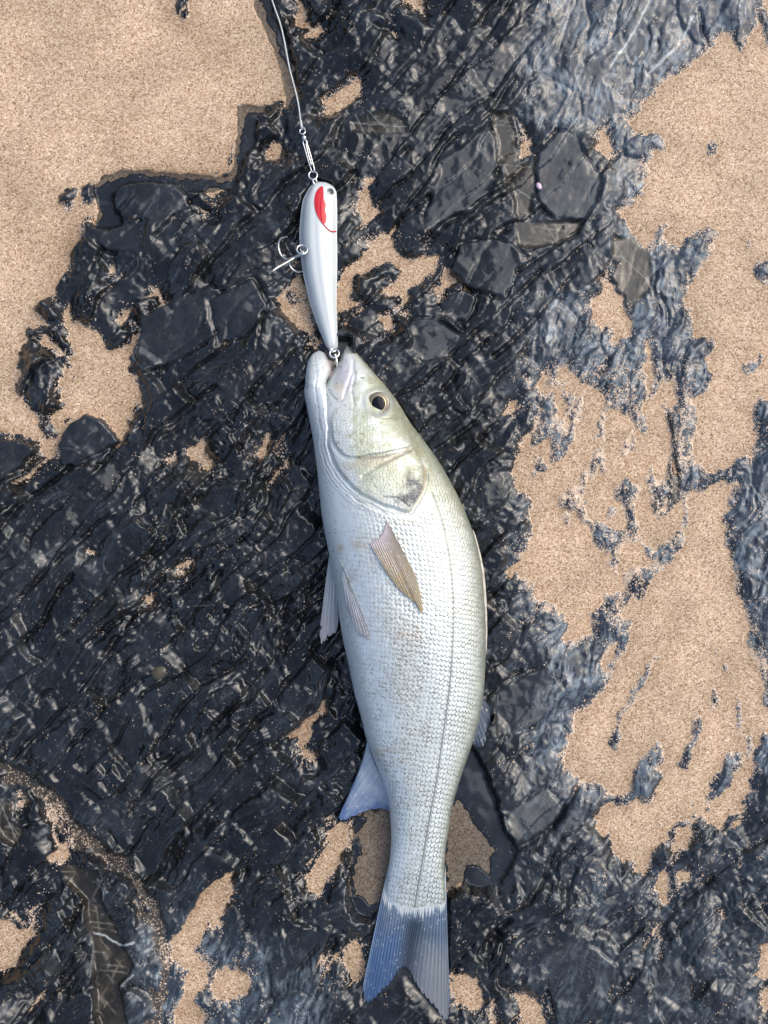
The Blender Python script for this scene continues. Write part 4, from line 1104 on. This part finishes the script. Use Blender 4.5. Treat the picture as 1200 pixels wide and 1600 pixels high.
# ------------------------------------------------------------------ the lure, its hooks, the snap and the line
M_STEEL = simple_mat('hook_steel', (.62, .60, .56), .22, 1.0)
M_WIRE = simple_mat('bright_wire', (.74, .75, .76), .2, 1.0)
M_LURE = simple_mat('pearl_white', (.51, .56, .58), .3, 0, .4, .05, 60)
M_RED = simple_mat('red_paint', (.46, .001, .015), .5, 0, .1, .12, 300)
M_BLACK = simple_mat('lure_eye_black', (.015, .02, .02), .15, 0, 1)
M_GREY = simple_mat('lure_eye_grey', (.30, .34, .34), .2, .3, 1)
M_LINE = simple_mat('line_grey', (.42, .45, .46), .4, 0, 0, .2, 900)
lure = obj('fishing_lure', None, None, 'white minnow lure with red gill mark hooked in the mouth of the fish', 'fishing lure')
LZ = 9.0
lure.location = px2w(505, 415, LZ)
LL = [(284,498),(286,491),(290,486),(297,481),(311,474),(325,471),(339,469.5),(360,468),(374,468),(400,470),(429,474),(452,479),(476,485),(500,493),(523,502),(540,509),(547,514)]
LR = [(284,502),(285,509),(288,516),(292,521),(297,524),(305,526),(340,527),(366,526.5),(407,527),(476,526),(510,527),(539,528),(545,525),(547,518)]
LT = [(284,3),(288,9),(297,15),(320,19),(360,21),(410,21),(460,18),(500,13),(535,8.5),(547,4)]
LRID = [(284,500),(300,492),(330,490),(380,491),(429,496),(476,504),(523,514),(547,516)]     # crease between flank and belly
def lure_z(x, y):
    l = interp(LL, y); r = interp(LR, y); m = interp(LRID, y); T = interp(LT, y)
    zl = np.clip((x - l) / np.maximum(m - l, .5), 0, 1); zr = np.clip((r - x) / np.maximum(r - m, .5), 0, 1)
    prof = np.where(x < m, 1 - (1 - zl) ** 2.1, 1 - (1 - zr) ** 2.8) - .10 * np.exp(-np.abs(x - m) / 5.0) + .05 * np.exp(-np.abs(x - m) / 1.2)
    z = LZ + 5.5 + T * (.5 * prof) + .12 * T
    # moulded gill cover and eye hump
    gc = np.hypot((x - 515) / 14, (y - 326) / 36); z = z + .3 * sstep(1.12, .9, gc)
    return z
def build_lure():
    ny = 200
    y = 284 + (547 - 284) * (0.5 - .5 * np.cos(np.linspace(0, math.pi, ny)))
    a = np.linspace(0, 1, 70); f = .5 - .5 * np.cos(a * math.pi)
    l = interp(LL, y)[:, None]; r = interp(LR, y)[:, None]
    X = l + (r - l) * f[None, :]; Y = np.repeat(y[:, None], 70, 1)
    Zt = lure_z(X, Y)
    T = interp(LT, y)[:, None]
    edge = np.sqrt(np.maximum(1 - (2 * f[None, :] - 1) ** 2, 0))
    Zt = mix(LZ + 5.5 + .12 * T + 0 * Zt, Zt, np.clip(edge * 1.6, 0, 1))
    Zb = LZ + 5.5 + .12 * T - T * .55 * edge
    V = np.vstack([px2w(X, Y, Zt).reshape(-1, 3), px2w(X, Y, Zb).reshape(-1, 3)])
    n = X.size
    Q = np.vstack([grid_quads(ny, 70), grid_quads(ny, 70, n)[:, ::-1]])
    me = mesh_from('body', V, Q, M_LURE)
    import bmesh
    bm = bmesh.new(); bm.from_mesh(me); bmesh.ops.remove_doubles(bm, verts=bm.verts, dist=3e-5)
    bmesh.ops.holes_fill(bm, edges=[e for e in bm.edges if e.is_boundary], sides=0)
    bmesh.ops.recalc_face_normals(bm, faces=bm.faces)
    bm.to_mesh(me); bm.free()
    me.polygons.foreach_set('use_smooth', np.ones(len(me.polygons), bool))
    return me
lbody = obj('body', build_lure(), lure)
def decal(name, pts, mat, parent, lift=.5, step=1.0):
    q = smooth_curve(pts, 140, True)
    x0, y0 = q.min(0); x1, y1 = q.max(0)
    c = q.mean(0)
    # fan of rings from the centre line so that the outline is clean
    cyv = np.clip(q[:, 1], y0 + 2, y1 - 2)
    rings = []
    for t in np.linspace(0, 1, 19):
        xc = np.interp(q[:, 1], np.linspace(y0, y1, 20), [.5 * (q[np.argsort(np.abs(q[:, 1] - yy))[:4], 0].min() + q[np.argsort(np.abs(q[:, 1] - yy))[:4], 0].max()) for yy in np.linspace(y0, y1, 20)])
        px_ = xc * (1 - t) + q[:, 0] * t; py_ = q[:, 1] * 1.0
        rings.append(px2w(px_, py_, lure_z(px_, py_) + lift))
    V = np.concatenate(rings); n = len(q); Q = []
    for i in range(18):
        for k in range(n):
            l = (k + 1) % n; Q.append((i * n + k, (i + 1) * n + k, (i + 1) * n + l, i * n + l))
    return obj(name, mesh_from(name, V, Q, mat), parent)
decal('gill_patch', [(504,291),(505.5,300),(506,310),(509,320),(508,328),(510,338),(509,347),(506,350),(502,347),(496,337),(492,325),(491,314),(493,302),(498,294)], M_RED, lure)
ln = smooth_curve([(505,349),(510,356),(516,361),(521,362),(525,361.5)], 20)
obj('gill_line', tube_mesh('gill_line', px2w(ln[:, 0], ln[:, 1], lure_z(ln[:, 0], ln[:, 1]) + .1), .0005, M_RED, 8), lure)
def lure_eye(name, cx, cy, rx, ry, ang, lift, mat, parent):
    t = np.linspace(0.02, 1, 8); a = np.linspace(0, 2 * math.pi, 28, endpoint=False)
    T, A = np.meshgrid(t, a, indexing='ij')
    ex, ey = rx * T * np.cos(A), ry * T * np.sin(A)
    x = cx + ex * math.cos(ang) - ey * math.sin(ang); y = cy + ex * math.sin(ang) + ey * math.cos(ang)
    z = lure_z(x, y) + lift + .7 * np.sqrt(1 - T ** 2 * .98)
    V = px2w(x, y, z).reshape(-1, 3); Q = []
    for i in range(7):
        for k in range(28):
            l = (k + 1) % 28; Q.append((i * 28 + k, i * 28 + l, (i + 1) * 28 + l, (i + 1) * 28 + k))
    return obj(name, mesh_from(name, V, Q, mat), parent)
le = lure_eye('eye', 516.5, 299, 6.2, 5.0, .7, .0, M_GREY, lure)
lure_eye('pupil', 516.8, 299, 4.4, 3.4, .7, .5, M_BLACK, le)

def ring(name, cx, cy, cz, r, wire, tilt, parent, mat=M_WIRE, ax=0.0):
    a = np.linspace(0, 2 * math.pi, 36, endpoint=False)
    lx, ly = r * np.cos(a), r * np.sin(a)
    x = cx + lx * math.cos(ax) - ly * math.cos(tilt) * math.sin(ax); y = cy + lx * math.sin(ax) + ly * math.cos(tilt) * math.cos(ax)
    z = cz + ly * math.sin(tilt) * .5
    return obj(name, tube_mesh(name, px2w(x, y, z), wire, mat, 8, closed=True), parent)
def wire(name, pts, r, parent, mat=M_STEEL, n=40, taper=False):
    P = smooth_curve(np.asarray(pts, float), n)
    R = np.full(n, r)
    if taper: R = r * np.concatenate([np.ones(n - 8), np.linspace(1, .12, 8)])
    return obj(name, tube_mesh(name, px2w(P[:, 0], P[:, 1], P[:, 2]), R, mat, 10), parent)
LC = LZ + 8
ring('hook_ring', 472, 390, 26, 8.2, .0007, .5, lure)
ring('hook_eyelet', 474, 391, 22, 5.5, .0008, 1.0, lure, ax=.6)
# treble hook: one shank, three bent prongs
th = wire('treble_hook', [(472,392,26),(468,398,25),(460,402,23.5),(452,405,22)], .0011, lure)
wire('hook_prong', [(456,403.5,23),(448,405,22),(440,400,21),(435.5,390,21),(435.5,379,22),(440,372,23),(449,370,24)], .00085, th, taper=True)
wire('hook_prong', [(460,403,23.5),(448,410,25),(434,418,27),(424,425,29),(421,428,31),(424,424,33),(436,414,36)], .00085, th, taper=True)
wire('hook_prong', [(454,404.5,22.5),(452,410,21),(454,417,19.5),(460,423,19),(467,425,19.5),(473,424,21)], .00085, th, taper=True)
# rear ring and hook going into the mouth
ring('hook_ring', 522.5, 552, 22, 7.2, .0007, .35, lure)
ring('hook_eyelet', 520, 547, 20, 4.5, .0008, 1.0, lure)
rh = wire('treble_hook', [(523,553,22),(525,560,21.5),(526.5,568,21),(527,578,20),(524,588,19)], .0012, lure)
wire('hook_prong', [(525,562,21),(521,572,17),(517,584,15),(512,590,16)], .0008, rh, taper=True)
wire('hook_prong', [(526,566,21),(528,578,20),(531,588,21),(534,586,23)], .0008, rh, taper=True)
# nose eyelet
ring('nose_eyelet', 492, 284, 16, 5.0, .0008, 1.0, lure, ax=1.2)

snap = obj('snap_clip', None, None, 'silver wire snap joining the line to the nose of the lure', 'snap')
snap.location = px2w(482, 245, 16)
ring('split_ring', 489, 274, 16.5, 6.6, .0006, .25, snap)
c1 = np.array([(487,268,16.5),(483,256,16),(479,242,15.5),(475,228,15.5),(473.5,223,16),(475,219,16.5),(478.5,220,16.5),(480,225,16.5),(484,238,17),(488,253,17.5),(491,264,18),(490.5,268,17.5),(488.5,269,17),(487,268,16.5)], float)
wire('clip_loop', c1, .00055, snap, M_WIRE, 70)
wire('clip_arm', [(478,224,17.5),(480,234,18),(483,246,18.5),(486,256,18),(485,260,17)], .00045, snap, M_WIRE, 30)
def lathe(name, pts_r, p0, p1, mat, parent, seg=14):
    p0 = np.asarray(p0, float); p1 = np.asarray(p1, float)
    P = np.array([p0 + (p1 - p0) * t for t, r in pts_r]); R = np.array([r for t, r in pts_r])
    return obj(name, tube_mesh(name, px2w(P[:, 0], P[:, 1], P[:, 2]), R, mat, seg), parent)
lathe('swivel_barrel', [(0, .0003), (.12, .0011), (.3, .0017), (.5, .0019), (.7, .0017), (.88, .0011), (1, .0003)], (474.5,211,16.5), (476,220,16.5), M_WIRE, snap)
ring('swivel_eye', 472.5, 205.5, 16.5, 4.2, .0005, .3, snap)
line = obj('fishing_line', None, None, 'thin grey fishing line leading from snap across the rock and sand edge', 'fishing line')
line.location = px2w(470, 200, 16)
P = smooth_curve([(404,-70,12),(425,0,16),(440,45,19),(452,105,20),(461,140,19),(466.5,165,18),(470,192,17),(472,203,16.5)], 70)
obj('strand', tube_mesh('strand', px2w(P[:, 0], P[:, 1], P[:, 2]), .00062, M_LINE, 8), line)
lathe('knot', [(0, .0006), (.15, .0010), (.35, .0008), (.55, .0011), (.75, .0009), (1, .0005)], (469.6,187,17.2), (472,203,16.5), M_LINE, line)
wire('tag_end', [(471,198,17),(474,199,17.5),(477,202,18)], .0004, line, M_LINE, 10)

# ------------------------------------------------------------------ loose bits on the rock
def pebble(name, cx, cy, rx, ry, hgt, rot, color, label, cat, seed, group=None, rough=.35):
    import bmesh
    bm = bmesh.new(); bmesh.ops.create_icosphere(bm, subdivisions=4, radius=1)
    P = np.array([v.co[:] for v in bm.verts])
    d = 1 + .16 * fbm(P[:, 0] * 1.3 + seed, P[:, 1] * 1.3 + P[:, 2], seed, 2) + .05 * fbm(P[:, 0] * 4 + seed, P[:, 1] * 4 - P[:, 2] * 3, seed + 3, 2)
    P = P * d[:, None]
    c, s_ = math.cos(rot), math.sin(rot)
    z0 = float(np.max(rock_z(np.array([cx, cx - rx * .4, cx + rx * .4]), np.array([cy, cy, cy]))))
    gx, gy = (P[:, 0] * rx * c - P[:, 1] * ry * s_) * S, (P[:, 0] * rx * s_ + P[:, 1] * ry * c) * S
    for v, a, b, e in zip(bm.verts, gx, gy, P[:, 2] * hgt * .001): v.co = (a, b, e)
    me = bpy.data.meshes.new(name); bm.to_mesh(me); bm.free()
    me.polygons.foreach_set('use_smooth', np.ones(len(me.polygons), bool))
    me.materials.append(simple_mat(name, color, rough, 0, .2, .45, 700))
    o = obj(name, me, None, label, cat, None, group)
    o.location = ((cx - 600) * S, (800 - cy) * S, z0 * .001 + hgt * .00025)
    return o
pebble('pebble', 256, 1046, 12, 10, 2.2, .4, (.05, .046, .030), 'small round olive pebble lodged on bare black rock', 'pebble', 5)
pebble('pebble', 880, 0, 8, 3.5, 2.5, .1, (.72, .70, .66), 'tiny white pebble on blue-grey slate far from the sand', 'pebble', 12)
pebble('shell_fragment', 839, 297, 4, 5.5, 1.4, .5, (.55, .40, .52), 'tiny lilac shell fragment wedged beside the rounded slate slab', 'shell', 14)
